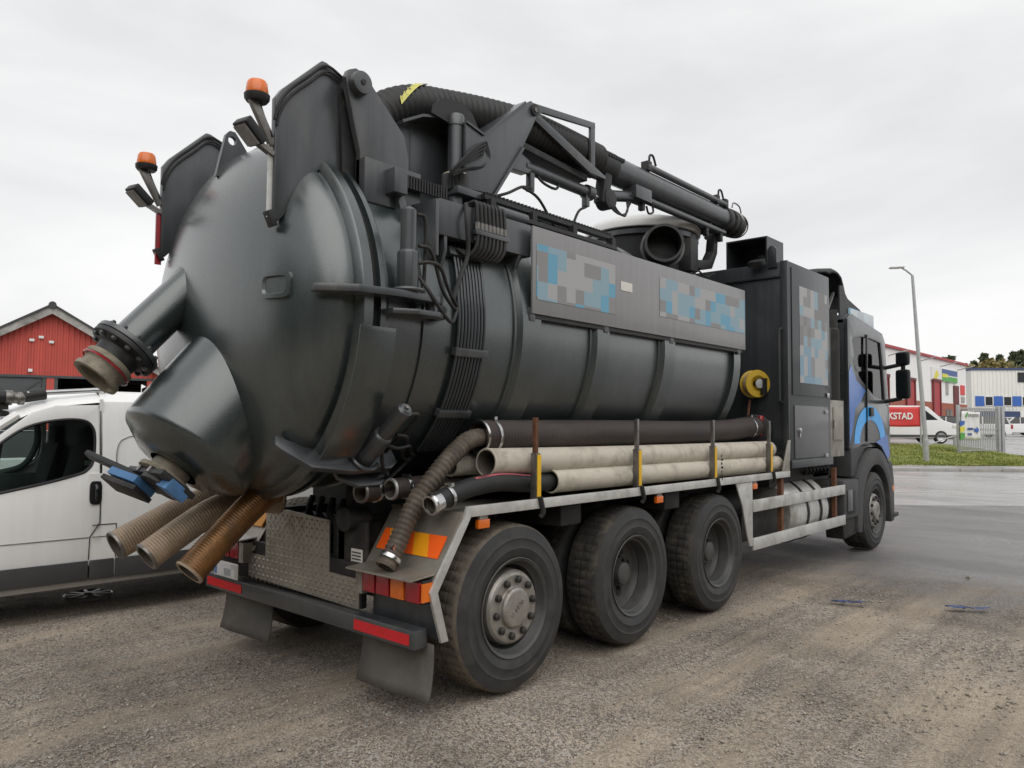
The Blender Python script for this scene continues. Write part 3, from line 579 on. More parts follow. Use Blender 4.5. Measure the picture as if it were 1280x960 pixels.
# ---- lower sump: slanted barrel with dished end, neck and valve
ax = Vector((-.643, 0, -.766)); o = Vector((-1.55, -.03, 1.47))
sm = MB().lathe([(-.75, .405), (-.02, .405), (0, .4), (.02, .385), (.09, .26), (.11, .15)], o, ax, 56).build('sump', 'tank_paint', TR, smooth=25)
nk = MB().lathe([(.1, .115), (.16, .115), (.16, .16), (.185, .16), (.185, .1)], o+Vector((0, .02, 0)), ax, 36).build('valve_neck', 'muddy_metal', sm, bevel=.002)
vb = MB().obox(o+ax*.205+Vector((0, .02, 0)), (0, 1, 0), ax, .46, .24, .035).build('valve_body', 'black_steel', sm, bevel=.01)
MB().obox(o+ax*.2+Vector((-.1, .24, .05)), (-.45, 1, .35), ax, .62, .07, .035).build('valve_lever', 'black_steel', vb, bevel=.012)
MB().lathe([(.215, .05), (.22, .12), (.245, .12), (.25, .05)], o+Vector((0, -.02, 0)), ax, 30, True).build('valve_disc', 'black_steel', vb, bevel=.003)
MB().obox(o+ax*.25+Vector((-.06, .2, .03)), (-.25, 1, .2), ax, .24, .17, .045).build('blue_plate', 'blue_valve', vb, bevel=.006)
MB().obox(o+ax*.24+Vector((.02, -.15, 0)), (0, 1, .15), ax, .12, .14, .07).build('blue_cap', 'blue_valve', vb, bevel=.006)
MB().obox(o+ax*.295+Vector((-.06, .2, .03)), (-.25, 1, .2), ax, .3, .15, .03).build('locking_bar', 'chassis_black', vb, bevel=.005)
for k in range(6):
    a = 2*PI*k/6; p = o+ax*.19+Vector((0, .02, 0))+(uvec*math.cos(a)+ax.cross(uvec)*math.sin(a))*.14
    MB().lathe([(-.03, .014), (.03, .014)], p, ax, 6, True).build('neck_bolt', 'worn_steel', nk)
# ---- side bracket beam under the boom column
bb = MB().prism([(-.55, 2.79), (-.55, 3.01), (.3, 3.01), (.3, 2.79)], 'y', -1.085, -.85).build('side_beam', 'steel_paint', TR, bevel=.006)
MB().prism([(-.83, 3.0), (-1.085, 3.0), (-1.085, 2.66), (-1.0, 2.62)], 'x', -.575, -.548).build('beam_end_plate', 'steel_paint', bb, bevel=.003)
MB().prism([(-1.0, 2.6), (-1.08, 2.79), (-.85, 2.79)], 'x', .18, .21).build('beam_gusset', 'steel_paint', bb, bevel=.003)
MB().prism([(-1.02, 2.55), (-1.08, 2.7), (-1.08, 2.79), (-.9, 2.79)], 'x', -.5, -.475).build('beam_gusset', 'steel_paint', bb, bevel=.003)
MB().tube([(.0, -1.03, 3.055), (.3, -1.03, 3.055)], .04, 16).build('beam_tube', 'steel_paint', bb)
# ---- slewing gear: toothed rack and pinion
rk = MB().box(-.72, -.34, -.9, -.8, 3.1, 3.155).build('gear_rack', 'steel_paint', TR, bevel=.003)
for k in range(15):
    x = -.66+k*.0225; MB().box(x, x+.012, -.925, -.9, 3.075, 3.155).build('rack_tooth', 'black_steel', rk)
MB().box(-.78, -.68, -.95, -.8, 3.02, 3.17).build('rack_bearing', 'steel_paint', rk, bevel=.008)
MB().obox((-.68, -.86, 2.98), (.2, -.2, -1), (1, 0, 0), .2, .09, .06).build('rack_bracket', 'steel_paint', rk, bevel=.006)
cl = MB().lathe([(0, .055), (.3, .055), (.3, .068), (.39, .068), (.39, .055), (.74, .055), (.74, .062), (.8, .062), (.82, .05)], (-.05, -.7, 2.95), (0, 0, 1), 28, True).build('slewing_column', 'steel_paint', TR)
pn = MB().lathe([(0, .085), (.11, .085)], (-.05, -.7, 3.235), (0, 0, 1), 48, True, lambda i, k, r: r+(.012 if k % 2 else -.002)).build('pinion_gear', 'black_steel', TR, smooth=20)
MB().lathe([(0, .06), (.0, .088), (.01, .088), (.012, .06)], (-.05, -.7, 3.345), (0, 0, 1), 30, True).build('gear_cover', 'pale_pipe', pn)
# ---- boom turret plates
bt = MB().prism([(-.5, 3.1), (-.5, 3.6), (-.33, 3.68), (-.05, 3.77), (.1, 3.72), (.1, 3.1)], 'y', -.54, -.52).build('turret_back_plate', 'steel_paint', TR, bevel=.003)
MB().box(-.45, -.33, -.56, -.48, 3.1, 3.62).build('turret_post', 'steel_paint', bt, bevel=.006)
mm = MB()
for a, b in (((-.5, 3.6), (-.33, 3.69)), ((-.33, 3.69), (-.03, 3.765)), ((-.03, 3.765), (.12, 3.69))): mm.bar((a[0], -.6, a[1]), (b[0], -.6, b[1]), .16, .018)
mm.build('turret_rim', 'steel_paint', bt)
side = [(-.04, 3.25), (-.04, 3.7), (.12, 3.66), (.14, 3.67), (.57, 4.03), (.64, 4.075), (.7, 4.06), (.72, 4.0), (.68, 3.92), (.54, 3.68), (.23, 3.27)]
for y in (-.775, -.47):
    s_ = MB().prism(side, 'y', y-.012, y+.012).build('turret_side_plate', 'steel_paint', TR, bevel=.003)
mm = MB()
for a, b in (((-.04, 3.705), (.13, 3.665)), ((.13, 3.665), (.57, 4.04))): mm.bar((a[0], -.62, a[1]), (b[0], -.62, b[1]), .36, .014)
mm.build('turret_rim', 'steel_paint', bt)
MB().bar((.24, -.62, 3.26), (.55, -.62, 3.69), .36, .02).build('turret_front_plate', 'steel_paint', bt)
MB().box(-.12, .26, -.8, -.45, 3.2, 3.25).build('turret_base', 'steel_paint', bt, bevel=.005)
sd_ = MB()
sd_.hole([(-.12+.17*math.cos(k*PI/10), 3.78+.14*math.sin(k*PI/10)) for k in range(20)], [(-.12+.02*math.cos(k*PI/5), 3.78+.02*math.sin(k*PI/5)) for k in range(10)], lambda p: (p[0]+.08, -.64, p[1]), lambda p: (p[0]+.08, -.63, p[1])).build('hose_guard', 'black_steel', bt) if False else None
MB().prism([(-.27, 3.72), (-.26, 3.78), (-.19, 3.84), (-.08, 3.87), (.03, 3.87), (.11, 3.83), (.16, 3.76), (.2, 3.72), (.3, 3.64), (.14, 3.6), (.05, 3.66), (-.05, 3.69)], 'y', -.7, -.69).build('hose_guard', 'black_steel', bt)
# ---- big suction hose over the turret into the boom
hp = spline([(-.72, -.25, 3.1), (-.66, -.3, 3.42), (-.5, -.37, 3.68), (-.25, -.42, 3.84), (.05, -.46, 3.9), (.4, -.54, 3.93), (.75, -.61, 3.94), (1.1, -.62, 3.94), (1.7, -.62, 3.93)], 14)
hz = ribbed(hp, .137, .013, .048, 'suction_hose', 'black_rubber', TR, 28)
P_ = [p for p in resample(hp, .015) if -.42 < p.x < -.1]
mat('yellow_tape', (.6, .57, .14), .5, var=.2, vscale=30)
mm = MB()
for i, p in enumerate(P_):
    if i: mm.add([q+Vector((.0, -math.cos(a)*.163, math.sin(a)*.163)) for q, a0 in ((P_[i-1], .1+(i-1)*.055), (p, .1+i*.055)) for a in (a0, a0+.34+.05*math.sin(i*2))], [(0, 1, 3, 2)])
mm.build('yellow_tape', 'yellow_tape', hz)
# ---- boom arm frame (two open triangular side frames) and telescopic tube
for y in (-.77, -.47):
    fr_ = MB().prism([(.63, 4.03), (.66, 4.07), (.71, 4.075), (1.47, 4.16), (1.47, 4.11), (.78, 4.03), (.74, 4.0)], 'y', y-.014, y+.014).build('boom_frame', 'steel_paint', TR, bevel=.004)
    MB().prism([(.66, 4.04), (.64, 3.99), (.67, 3.95), (1.4, 3.72), (1.62, 3.72), (1.62, 3.745), (1.46, 3.79), (.74, 4.0)], 'y', y-.0145, y+.0145).build('boom_strut', 'steel_paint', fr_, bevel=.004)
    MB().box(1.41, 1.47, y-.013, y+.013, 3.78, 4.12).build('boom_upright', 'steel_paint', fr_, bevel=.004)
    MB().lathe([(-.03, .03), (-.03, .045), (.03, .045), (.03, .03)], (.68, y, 4.015), (0, 1, 0), 20, True).build('boom_pivot', 'black_steel', fr_, bevel=.003)
    MB().lathe([(-.038, .02), (.038, .02)], (.68, y, 4.015), (0, 1, 0), 12, True).build('pivot_bolt', 'worn_steel', fr_)
MB().bar((.55, -.62, 3.76), (1.45, -.62, 3.7), .2, .05).build('boom_lower_beam', 'black_steel', TR, bevel=.005)
bo = MB().lathe([(1.55, .1), (1.55, .125), (4.05, .125), (4.05, .11)], (0, -.62, 3.93), (1, 0, -.004), 40, True).build('boom_tube', 'steel_paint', TR)
MB().lathe([(1.55, .126), (1.55, .133), (1.9, .133), (1.9, .126)], (0, -.62, 3.93), (1, 0, -.004), 40).build('boom_sleeve', 'black_steel', bo)
MB().lathe([(4.05, .13), (4.06, .145), (4.12, .145), (4.13, .12), (4.18, .12), (4.18, .148), (4.23, .148), (4.24, .13), (4.3, .14), (4.44, .135), (4.47, .08)], (0, -.62, 3.93), (1, 0, -.004), 36, True).build('boom_nozzle', 'black_steel', bo, bevel=.003)
for k in range(4): MB().lathe([(-.016, .138), (0, .15), (.016, .138)], (4.28+k*.045, -.62, 3.912), (1, .25*(k-2), .3*(k-1)), 30).build('nozzle_strap', 'worn_steel' if k == 2 else 'black_rubber', bo)
MB().tube(spline([(4.22, -.68, 4.07), (4.26, -.68, 4.13), (4.4, -.68, 4.12), (4.45, -.68, 4.05)], 5), .008, 8).build('nozzle_handle', 'worn_steel', bo)
for k in range(9): MB().box(1.66+k*.035, 1.68+k*.035, -.755, -.735, 3.96, 3.99).build('boom_bolt', 'black_steel', bo)
# telescope cylinders above and below
MB().tube([(2.4, -.7, 4.06), (4.0, -.7, 4.05)], .032, 16).build('upper_cylinder', 'steel_paint', bo)
for x in (2.42, 3.8, 4.0): MB().obox((x, -.69, 4.06), (1, 0, 0), (0, 0, 1), .07, .08, .09).build('cylinder_clamp', 'black_steel', bo, bevel=.006)
for x in (2.45, 3.85): MB().tube(spline([(x, -.7, 4.08), (x+.01, -.7, 4.17), (x+.07, -.7, 4.18), (x+.12, -.7, 4.1)], 5), .011, 8).build('boom_hose', 'black_rubber', bo)
MB().tube([(2.2, -.68, 3.745), (4.0, -.68, 3.74)], .036, 18).build('lower_cylinder', 'steel_paint', bo)
MB().box(2.15, 2.42, -.75, -.6, 3.7, 3.82).build('cylinder_block', 'steel_paint', bo, bevel=.01)
for x in (2.35, 3.6, 3.92): MB().obox((x, -.68, 3.68), (1, 0, 0), (0, 0, 1), .05, .05, .1).build('cylinder_port', 'black_steel', bo, bevel=.006)
MB().tube(spline([(2.4, -.7, 3.68), (2.44, -.7, 3.62), (2.52, -.7, 3.65), (2.5, -.7, 3.72)], 5), .01, 8).build('boom_hose', 'black_rubber', bo)
MB().tube([(1.86, -.66, 3.66), (2.2, -.66, 3.73)], .05, 18).build('knuckle_cylinder', 'steel_paint', bo)
MB().obox((1.76, -.66, 3.7), (.2, 0, 1), (1, 0, 0), .3, .1, .11).build('knuckle_block', 'black_steel', bo, bevel=.02)
MB().lathe([(-.06, .09), (.06, .09)], (1.8, -.66, 3.61), (0, 1, 0), 20, True).build('knuckle_joint', 'black_steel', bo, bevel=.015)
for k in range(3): MB().tube(spline([(1.78+.03*k, -.7, 3.6), (1.82+.04*k, -.72, 3.52), (1.95+.03*k, -.72, 3.5), (2.08, -.7, 3.56+.01*k), (2.1+.04*k, -.68, 3.68)], 6), .009, 8).build('boom_hose', 'black_rubber', bo)
# lift cylinder
lc = MB().lathe([(0, .03), (.0, .046), (.8, .046), (.8, .062), (.88, .062), (.89, .03)], (.7, -.66, 3.62), (1, 0, -.01), 24, True).build('lift_cylinder', 'steel_paint', TR)
MB().tube([(1.58, -.66, 3.61), (1.74, -.66, 3.6)], .02, 14).build('piston_rod', 'chrome', lc)
MB().prism([(.3, 3.32), (.54, 3.68), (.62, 3.7), (.74, 3.66), (.76, 3.6), (.72, 3.56), (.5, 3.55)], 'y', -.7, -.62).build('cylinder_lug', 'steel_paint', lc, bevel=.006)
for x, h in ((.78, .13), (1.5, .09)): MB().box(x-.025, x+.025, -.69, -.64, 3.57-h, 3.59).build('cylinder_port', 'steel_paint', lc, bevel=.006)
for p in ([(.28, -.75, 3.27), (.4, -.78, 3.32), (.6, -.74, 3.42), (.78, -.68, 3.46)], [(.6, -.74, 3.42), (.82, -.72, 3.38), (1.05, -.72, 3.18), (1.2, -.72, 3.2), (1.35, -.7, 3.4), (1.5, -.67, 3.48)], [(.84, -.66, 3.6), (.9, -.7, 3.53), (1.05, -.7, 3.52), (1.15, -.66, 3.6)]):
    MB().tube(spline(p, 8), .011, 8).build('hydraulic_hose', 'black_rubber', lc)
# cable bunch on the column
for k in range(5):
    d = .022*k; MB().tube(spline([(-.2, -.8-.2*d, 3.3+.3*d), (-.12, -.81-.3*d, 3.37+.5*d), (-.02, -.81-.3*d, 3.43+.9*d), (.1, -.8-.3*d, 3.5+1.1*d), (.15+.2*d, -.79, 3.57+.4*d), (.17+.4*d, -.78, 3.5), (.12, -.79+.3*d, 3.44-.5*d), (-.02, -.8+.3*d, 3.39-.3*d), (-.17, -.79, 3.32-.2*d)], 6), .0065, 7).build('control_cable', 'black_rubber', TR)
# ---- hydraulic pipe bundle running round the tank
pb = MB().band(-.41, -.13, RT+.005, RT+.05, R(21), R(24), ZC, 3).build('pipe_clamp', 'steel_paint', tank, bevel=.004)
for a in (-12, -33): MB().band(-.41, -.13, RT+.005, RT+.05, R(a), R(a+2.6), ZC, 3).build('pipe_clamp', 'steel_paint', tank, bevel=.004)
for k in range(9):
    x = -.385+k*.028; path = [(x+.06*max(0, (a-8)/30)**1.2, -math.cos(R(a))*(RT+.026), ZC+math.sin(R(a))*(RT+.026)) for a in range(30, -50, -2)]
    MB().tube(path, .0105, 8).build('hydraulic_pipe', 'box_paint', tank)
for k in range(8):
    x = -.25+k*.036
    MB().tube(spline([(x-.03+.01*k, -.98, 3.02), (x, -1.09, 3.05), (x, -1.11, 2.98), (x, -1.115, 2.86), (x-.01, -1.115, 2.76), (x-.05, -1.08, 2.7), (x-.1, -1.04, 2.74)], 6), .0125, 8).build('hydraulic_hose', 'black_rubber', bb)
    MB().lathe([(0, .017), (.045, .017)], (x, -1.112, 2.87), (0, 0, 1), 6, True).build('hose_fitting', 'worn_steel', bb)
    MB().lathe([(0, .016), (.04, .016)], (x, -1.1, 2.8), (0, 0, 1), 6, True).build('hose_fitting', 'steel_paint', bb)
MB().box(-.28, .03, -1.13, -1.1, 2.835, 2.865).build('fitting_rail', 'steel_paint', bb, bevel=.004)
MB().tube(spline([(-.33, -1.09, 3.02), (-.36, -1.13, 2.9), (-.34, -1.12, 2.7), (-.4, -1.12, 2.55), (-.46, -1.12, 2.4)], 8), .014, 8).build('hydraulic_hose', 'black_rubber', bb)
# ---- sign panel along the side
sp = MB().box(.26, 3.54, -1.135, -1.12, 2.4, 2.995).build('sign_panel', 'sign_panel', TR, bevel=.003)
MB().box(.3, 1.24, -1.1385, -1.136, 2.5, 2.88).build('blurred_lettering', 'panel_print', sp)
MB().box(1.32, 1.48, -1.1385, -1.136, 2.7, 2.77).build('small_lettering', 'paper', sp)
MB().box(1.9, 3.52, -1.1385, -1.136, 2.56, 2.89).build('blurred_lettering', 'panel_print_blue', sp)
MB().box(.3, 3.5, -1.119, -1.02, 2.37, 2.41).build('panel_rail', 'black_steel', sp)
for x in (.25, 1.12, 2.1, 3.4): MB().box(x, x+.06, -1.12, -1.03, 2.35, 2.44).build('panel_bracket', 'steel_paint', sp, bevel=.004)
# ---- walkway rails on the tank crown
wk = MB().box(.1, 1.66, -.84, -.78, 3.2, 3.235).build('walkway_rail', 'black_steel', TR)
for k in range(38): MB().box(.12+k*.04, .14+k*.04, -.845, -.775, 3.235, 3.248).build('rail_serration', 'black_steel', wk)
MB().box(.1, 1.62, -.9, -.86, 3.1, 3.13).build('walkway_rail_lower', 'black_steel', wk)
for x in (.12, .56, 1.05, 1.58): MB().box(x, x+.05, -.88, -.82, 3.02, 3.2).build('rail_post', 'black_steel', wk)
MB().box(.1, 1.66, -.45, -.39, 3.33, 3.365).build('walkway_rail', 'black_steel', wk)
# ---- top dome, its pipework and boom rest
dm = MB().lathe([(0, .57), (.62, .57), (.62, .54)], (3.45, 0, 3.1), (0, 0, 1), 60).build('top_dome', 'black_steel', TR)
MB().lathe([(.55, .59), (.555, .62), (.61, .62), (.67, .57), (.72, .42), (.75, .2), (.76, .01)], (3.45, 0, 3.12), (0, 0, 1), 60).build('dome_lid', 'white_plastic', dm, smooth=40)  # sky reflection on the lid is put into its pale colour
MB().lathe([(.5, .575), (.5, .6), (.55, .6), (.55, .575)], (3.45, 0, 3.1), (0, 0, 1), 60).build('dome_clamp_ring', 'steel_paint', dm)
ax = Vector((-.8, -.6, .06)).normalized()
vp = MB().lathe([(-.32, .0), (-.32, .17), (-.05, .18), (0, .185), (0, .16), (-.28, .15), (-.28, .0)], (2.62, -.76, 3.37), ax, 36).build('vent_elbow', 'black_steel', TR, smooth=30)
MB().lathe([(-.2, .19), (-.2, .21), (-.14, .21), (-.14, .19)], (2.62, -.76, 3.37), ax, 36).build('vent_clamp', 'steel_paint', vp)
MB().tube(spline([(2.85, -.59, 3.36), (2.98, -.48, 3.3), (3.0, -.45, 3.1)], 5), .15, 24).build('vent_pipe', 'black_steel', vp)
rb = MB().box(3.28, 3.44, -.68, -.52, 3.22, 3.56).build('boom_rest', 'black_steel', TR, bevel=.012)
MB().lathe([(0, .06), (.1, .06)], (3.36, -.6, 3.13), (0, 0, 1), 20, True).build('rest_foot', 'black_steel', rb)
MB().prism([(3.44, 3.36), (3.74, 3.4), (3.84, 3.52), (3.88, 3.74), (3.95, 3.74), (3.92, 3.5), (3.8, 3.32), (3.6, 3.28), (3.44, 3.28)], 'y', -.65, -.55).build('rest_arm', 'black_steel', rb, bevel=.006)
for sgn in (0, 1): MB().prism([(3.78, 3.7), (3.7, 3.78), (3.72, 3.8), (3.82, 3.73)] if sgn == 0 else [(3.9, 3.7), (4.02, 3.8), (4.04, 3.78), (3.94, 3.68)], 'y', -.68, -.5).build('rest_fork', 'black_steel', rb)
MB().tube(spline([(3.44, -.68, 3.24), (3.6, -.68, 3.2), (3.78, -.68, 3.26)], 5), .01, 6).build('rest_cable', 'black_rubber', rb)
# ---- equipment cabinet behind the cab
cb = MB().box(4.36, 5.6, -1.25, 1.25, 1.22, 3.42).build('cabinet', 'box_paint', TR, bevel=.02)
MB().box(4.325, 4.36, -1.25, -1.17, 1.22, 3.42).build('cabinet_corner', 'box_paint', cb, bevel=.006)
MB().box(4.33, 4.38, -1.2, 1.2, 3.25, 3.265).build('cabinet_ledge', 'box_paint', cb)
d1 = MB().box(4.42, 5.5, -1.262, -1.25, 1.98, 3.36).build('cabinet_door', 'box_paint', cb, bevel=.004)
MB().box(4.62, 5.47, -1.2655, -1.2625, 2.12, 3.18).build('blurred_lettering', 'door_print', d1)
d2 = MB().box(4.47, 5.48, -1.262, -1.25, 1.3, 1.87).build('cabinet_door', 'locker_grey', cb, bevel=.004)
for z in (1.84, 1.34): MB().box(5.36, 5.44, -1.275, -1.262, z-.05, z-.01).build('door_hinge', 'galvanised', d2, bevel=.004)
MB().lathe([(0, .03), (.02, .03), (.03, .015)], (4.57, -1.262, 1.6), (0, -1, 0), 16, True).build('door_lock_handle', 'chrome', d2)
MB().box(4.555, 4.585, -1.28, -1.262, 1.53, 1.6).build('door_latch', 'chrome', d2)
for x in (4.6,): MB().box(5.42, 5.5, -1.275, -1.262, 1.98, 2.03).build('door_catch', 'chrome', d1, bevel=.004)
MB().box(4.36, 5.6, -1.27, -1.252, 1.2, 1.285).build('cabinet_sill', 'box_paint', cb, bevel=.004)
vt = MB().add([(4.4, -1.0, 3.42), (4.4, -.52, 3.42), (4.4, -.52, 3.74), (4.4, -1.0, 3.74)], []).box(4.4, 4.85, -1.0, -.985, 3.42, 3.72).box(4.4, 4.85, -.535, -.52, 3.42, 3.72).box(4.4, 4.85, -1.0, -.52, 3.72, 3.735).box(4.82, 4.85, -.985, -.535, 3.42, 3.72).build('air_intake', 'box_paint', cb)
MB().prism([(-1.03, 3.36), (-1.03, 3.56), (-1.06, 3.6), (-1.1, 3.6), (-1.13, 3.56), (-1.13, 3.36)], 'x', 4.33, 4.358).build('lifting_lug', 'box_paint', cb, bevel=.003)
wl = MB().obox((4.28, -.93, 3.42), (0, 1, 0), (-.4, 0, .9), .16, .11, .06).build('work_lamp', 'black_steel', cb, bevel=.01)
MB().lathe([(0, .04), (.06, .045), (.09, .03)], (5.5, -1.1, 3.42), (0, 0, 1), 16, True).build('roof_camera', 'black_steel', cb)
MB().tube(spline([(4.355, -1.18, 2.69), (4.27, -1.18, 2.67), (4.26, -1.18, 2.6), (4.26, -1.18, 1.98), (4.27, -1.18, 1.91), (4.355, -1.18, 1.89)], 5), .016, 10).build('grab_handle', 'box_paint', cb)
# yellow hose reel on the cabinet's rear wall
ro = Vector((4.3, -.86, 2.1)); ra_ = Vector((-.55, -.83, 0)).normalized()
re = MB().lathe([(-.03, .04), (-.03, .145), (-.018, .15), (-.01, .12), (.0, .07), (.06, .07), (.075, .12), (.085, .15), (.097, .145), (.1, .09), (.06, .04)], ro+ra_*.02, ra_, 36).build('hose_reel', 'yellow_reel', cb, smooth=30)
MB().lathe([(0, .12), (.02, .135), (.05, .135), (.07, .12)], ro+ra_*.02, ra_, 30).build('reel_hose', 'hose_bronze', re)
MB().lathe([(.09, .02), (.12, .05), (.13, .05), (.135, .0)], ro+ra_*.02, ra_, 20).build('reel_hub', 'galvanised', re)
MB().box(4.24, 4.36, -1.02, -.98, 1.98, 2.16).build('reel_bracket', 'black_steel', re, bevel=.005)
MB().tube([(4.26, -.85, 1.93), (4.22, -.84, 1.7)], .014, 8).build('reel_nozzle', 'rust', re)
MB().tube([(4.15, -1.0, 1.55), (4.2, -1.0, 1.75)], .03, 12).build('red_valve', 'red_lens', cb)
MB().lathe([(0, .17), (.05, .17), (.06, .14)], (4.3, -.9, 1.6), (-1, -.3, 0), 30, True).build('round_cover', 'black_rubber', cb)
# small aluminium locker and exhaust between cabinet and cab
al = MB().box(5.66, 6.14, -1.22, -.7, 1.28, 1.96).build('side_locker', 'dull_aluminium', TR, bevel=.008)
MB().box(5.74, 6.08, -1.232, -1.22, 1.48, 1.88).build('locker_door', 'plate_aluminium', al, bevel=.02)
MB().box(5.735, 5.76, -1.245, -1.232, 1.62, 1.72).build('locker_latch', 'chrome', al)
MB().lathe([(0, .13), (.9, .13), (.92, .11), (1.15, .11)], (6.12, -1.05, 1.95), (0, 0, 1), 28, True).build('exhaust_stack', 'chassis_black', TR)
MB().tube([(5.85, -1.1, 1.98), (5.85, -1.1, 2.85)], .07, 18).build('intake_pipe', 'black_steel', TR)
MB().box(5.66, 6.3, -1.0, 1.0, 1.0, 2.7).build('cab_back_equipment', 'chassis_black', TR, bevel=.03)
# ---- hose rack: alloy deck rail, posts, rear mudguard
def rail(poly, name, m='aluminium', w_=.02, h=.065, parent=TR):
    mm = MB()
    for a, b in zip(poly, poly[1:]): mm.bar(a, b, w_, h, (0, 0, 1) if abs(b[2]-a[2]) < .2 else (1, 0, 0))
    return mm.build(name, m, parent, bevel=.003)
dk = MB().box(-.44, 4.3, -1.24, -.55, 1.12, 1.135).build('deck', 'dull_aluminium', TR)
MB().box(-.46, 4.32, -1.262, -1.24, 1.115, 1.178).build('deck_rail', 'aluminium', dk, bevel=.003)
MB().prism([(-.46, 1.178), (-.48, 1.115), (-.745, .73), (-.655, .44), (-.6, .44), (-.685, .72), (-.43, 1.115)], 'y', -1.264, -1.242).build('guard_edge', 'aluminium', dk, bevel=.003)
mg = MB()
for a, b in (((-.47, 1.14), (-.735, .735)),): mg.bar((a[0], -.93, a[1]), (b[0], -.93, b[1]), .62, .012)
mg.build('rear_mudguard', 'plate_aluminium', dk)
MB().prism([(3.07, 1.11), (3.42, 1.11), (3.42, .5), (3.36, .5), (3.3, .62), (3.2, .9)], 'y', -1.25, -1.235).build('guard_gusset', 'aluminium', dk, bevel=.003)
MB().prism([(4.16, 1.18), (4.33, 1.18), (4.36, 1.5), (4.32, 1.5)], 'y', -1.255, -1.235).build('deck_end_plate', 'dull_aluminium', dk, bevel=.003)
for x in (.2, 1.415, 2.665, 3.88):
    p_ = MB().box(x-.022, x+.022, -1.245, -1.195, 1.17, 1.47).build('rack_post', 'worn_steel', dk, bevel=.004)
    MB().box(x-.014, x+.023, -1.25, -1.246, 1.19, 1.46).build('yellow_strip', 'yellow_paint', p_)
    MB().box(x-.016, x+.012, -1.235, -1.205, 1.46, 1.7).build('post_pin', 'rust' if x < .5 else 'worn_steel', p_, bevel=.004)
    MB().tube(spline([(x-.01, -1.27, 1.19), (x, -1.272, 1.15), (x+.02, -1.27, 1.09), (x+.01, -1.255, 1.06)], 4), .018, 8).build('post_strap', 'black_rubber', p_)
ch = MB()
for k in range(7): ch.lathe([(0, .012), (.006, .012)], (2.76, -1.262, 1.38-k*.035), (1 if k % 2 else 0, 1 if k % 2 == 0 else 0, 0), 8, True)
ch.build('chain', 'worn_steel', dk)
for x in (-.3, 1.72, 3.5): 
    q = MB().box(x-.05, x+.05, -1.245, -1.215, 1.035, 1.09).build('side_marker_lamp', 'orange_lens', dk, bevel=.008)
    MB().box(x-.035, x+.035, -1.24, -1.22, 1.09, 1.118).build('lamp_mount', 'dull_aluminium', q)
# ---- rear end
bp = MB().box(-.8, -.705, -1.2, 1.2, .415, .52).build('rear_bumper', 'steel_paint', TR, bevel=.008)
for y in (-1.16, 1.16-.5): MB().box(-.804, -.801, y, y+.5, .435, .495).build('reflector', 'red_reflector', bp)
for y, w2 in ((-1.23, .62), (.43, .64)):
    m = MB(); vs = []
    for i in range(7):
        for j in range(5): vs.append((-.69+.05*(i/6)**2*(-1)+.012*math.sin(j*1.5), y+w2*j/4-(.02*i/6 if j == 0 else 0), .43-.31*i/6))
    m.add(vs, [(i*5+j, i*5+j+1, i*5+j+6, i*5+j+5) for i in range(6) for j in range(4)])
    fo = m.build('mud_flap', 'flap_rubber', TR, smooth=60); so_ = fo.modifiers.new('t', 'SOLIDIFY'); so_.thickness = .01
# chequer plate with raised lozenges
cpoly = [(.7, .55), (.7, .715), (.475, .715), (.475, 1.03), (.22, 1.06), (-.285, 1.035), (-.29, .71), (-.605, .705), (-.605, .525)]
cq = MB().prism(cpoly, 'x', -.728, -.72).build('chequer_plate', 'plate_aluminium', TR)
mm = MB(); loz = .026
for i in range(-24, 25):
    for j in range(0, 19):
        y = i*.0295; z = .55+j*.0275
        if (i+j) % 2: continue
        inside = (-.59 < y < .69 and z < .69) or (-.27 < y < .46 and z < 1.02)
        if not inside: continue
        a, b = (.023, .013) if i % 2 else (.013, .022)
        mm.add([(-.728, y-a, z), (-.728, y, z+b), (-.728, y+a, z), (-.728, y, z-b), (-.734, y, z)], [(0, 1, 4), (1, 2, 4), (2, 3, 4), (3, 0, 4)])
structure(mm.build('tread_lozenges', 'plate_aluminium', cq, smooth=0), kind='stuff')
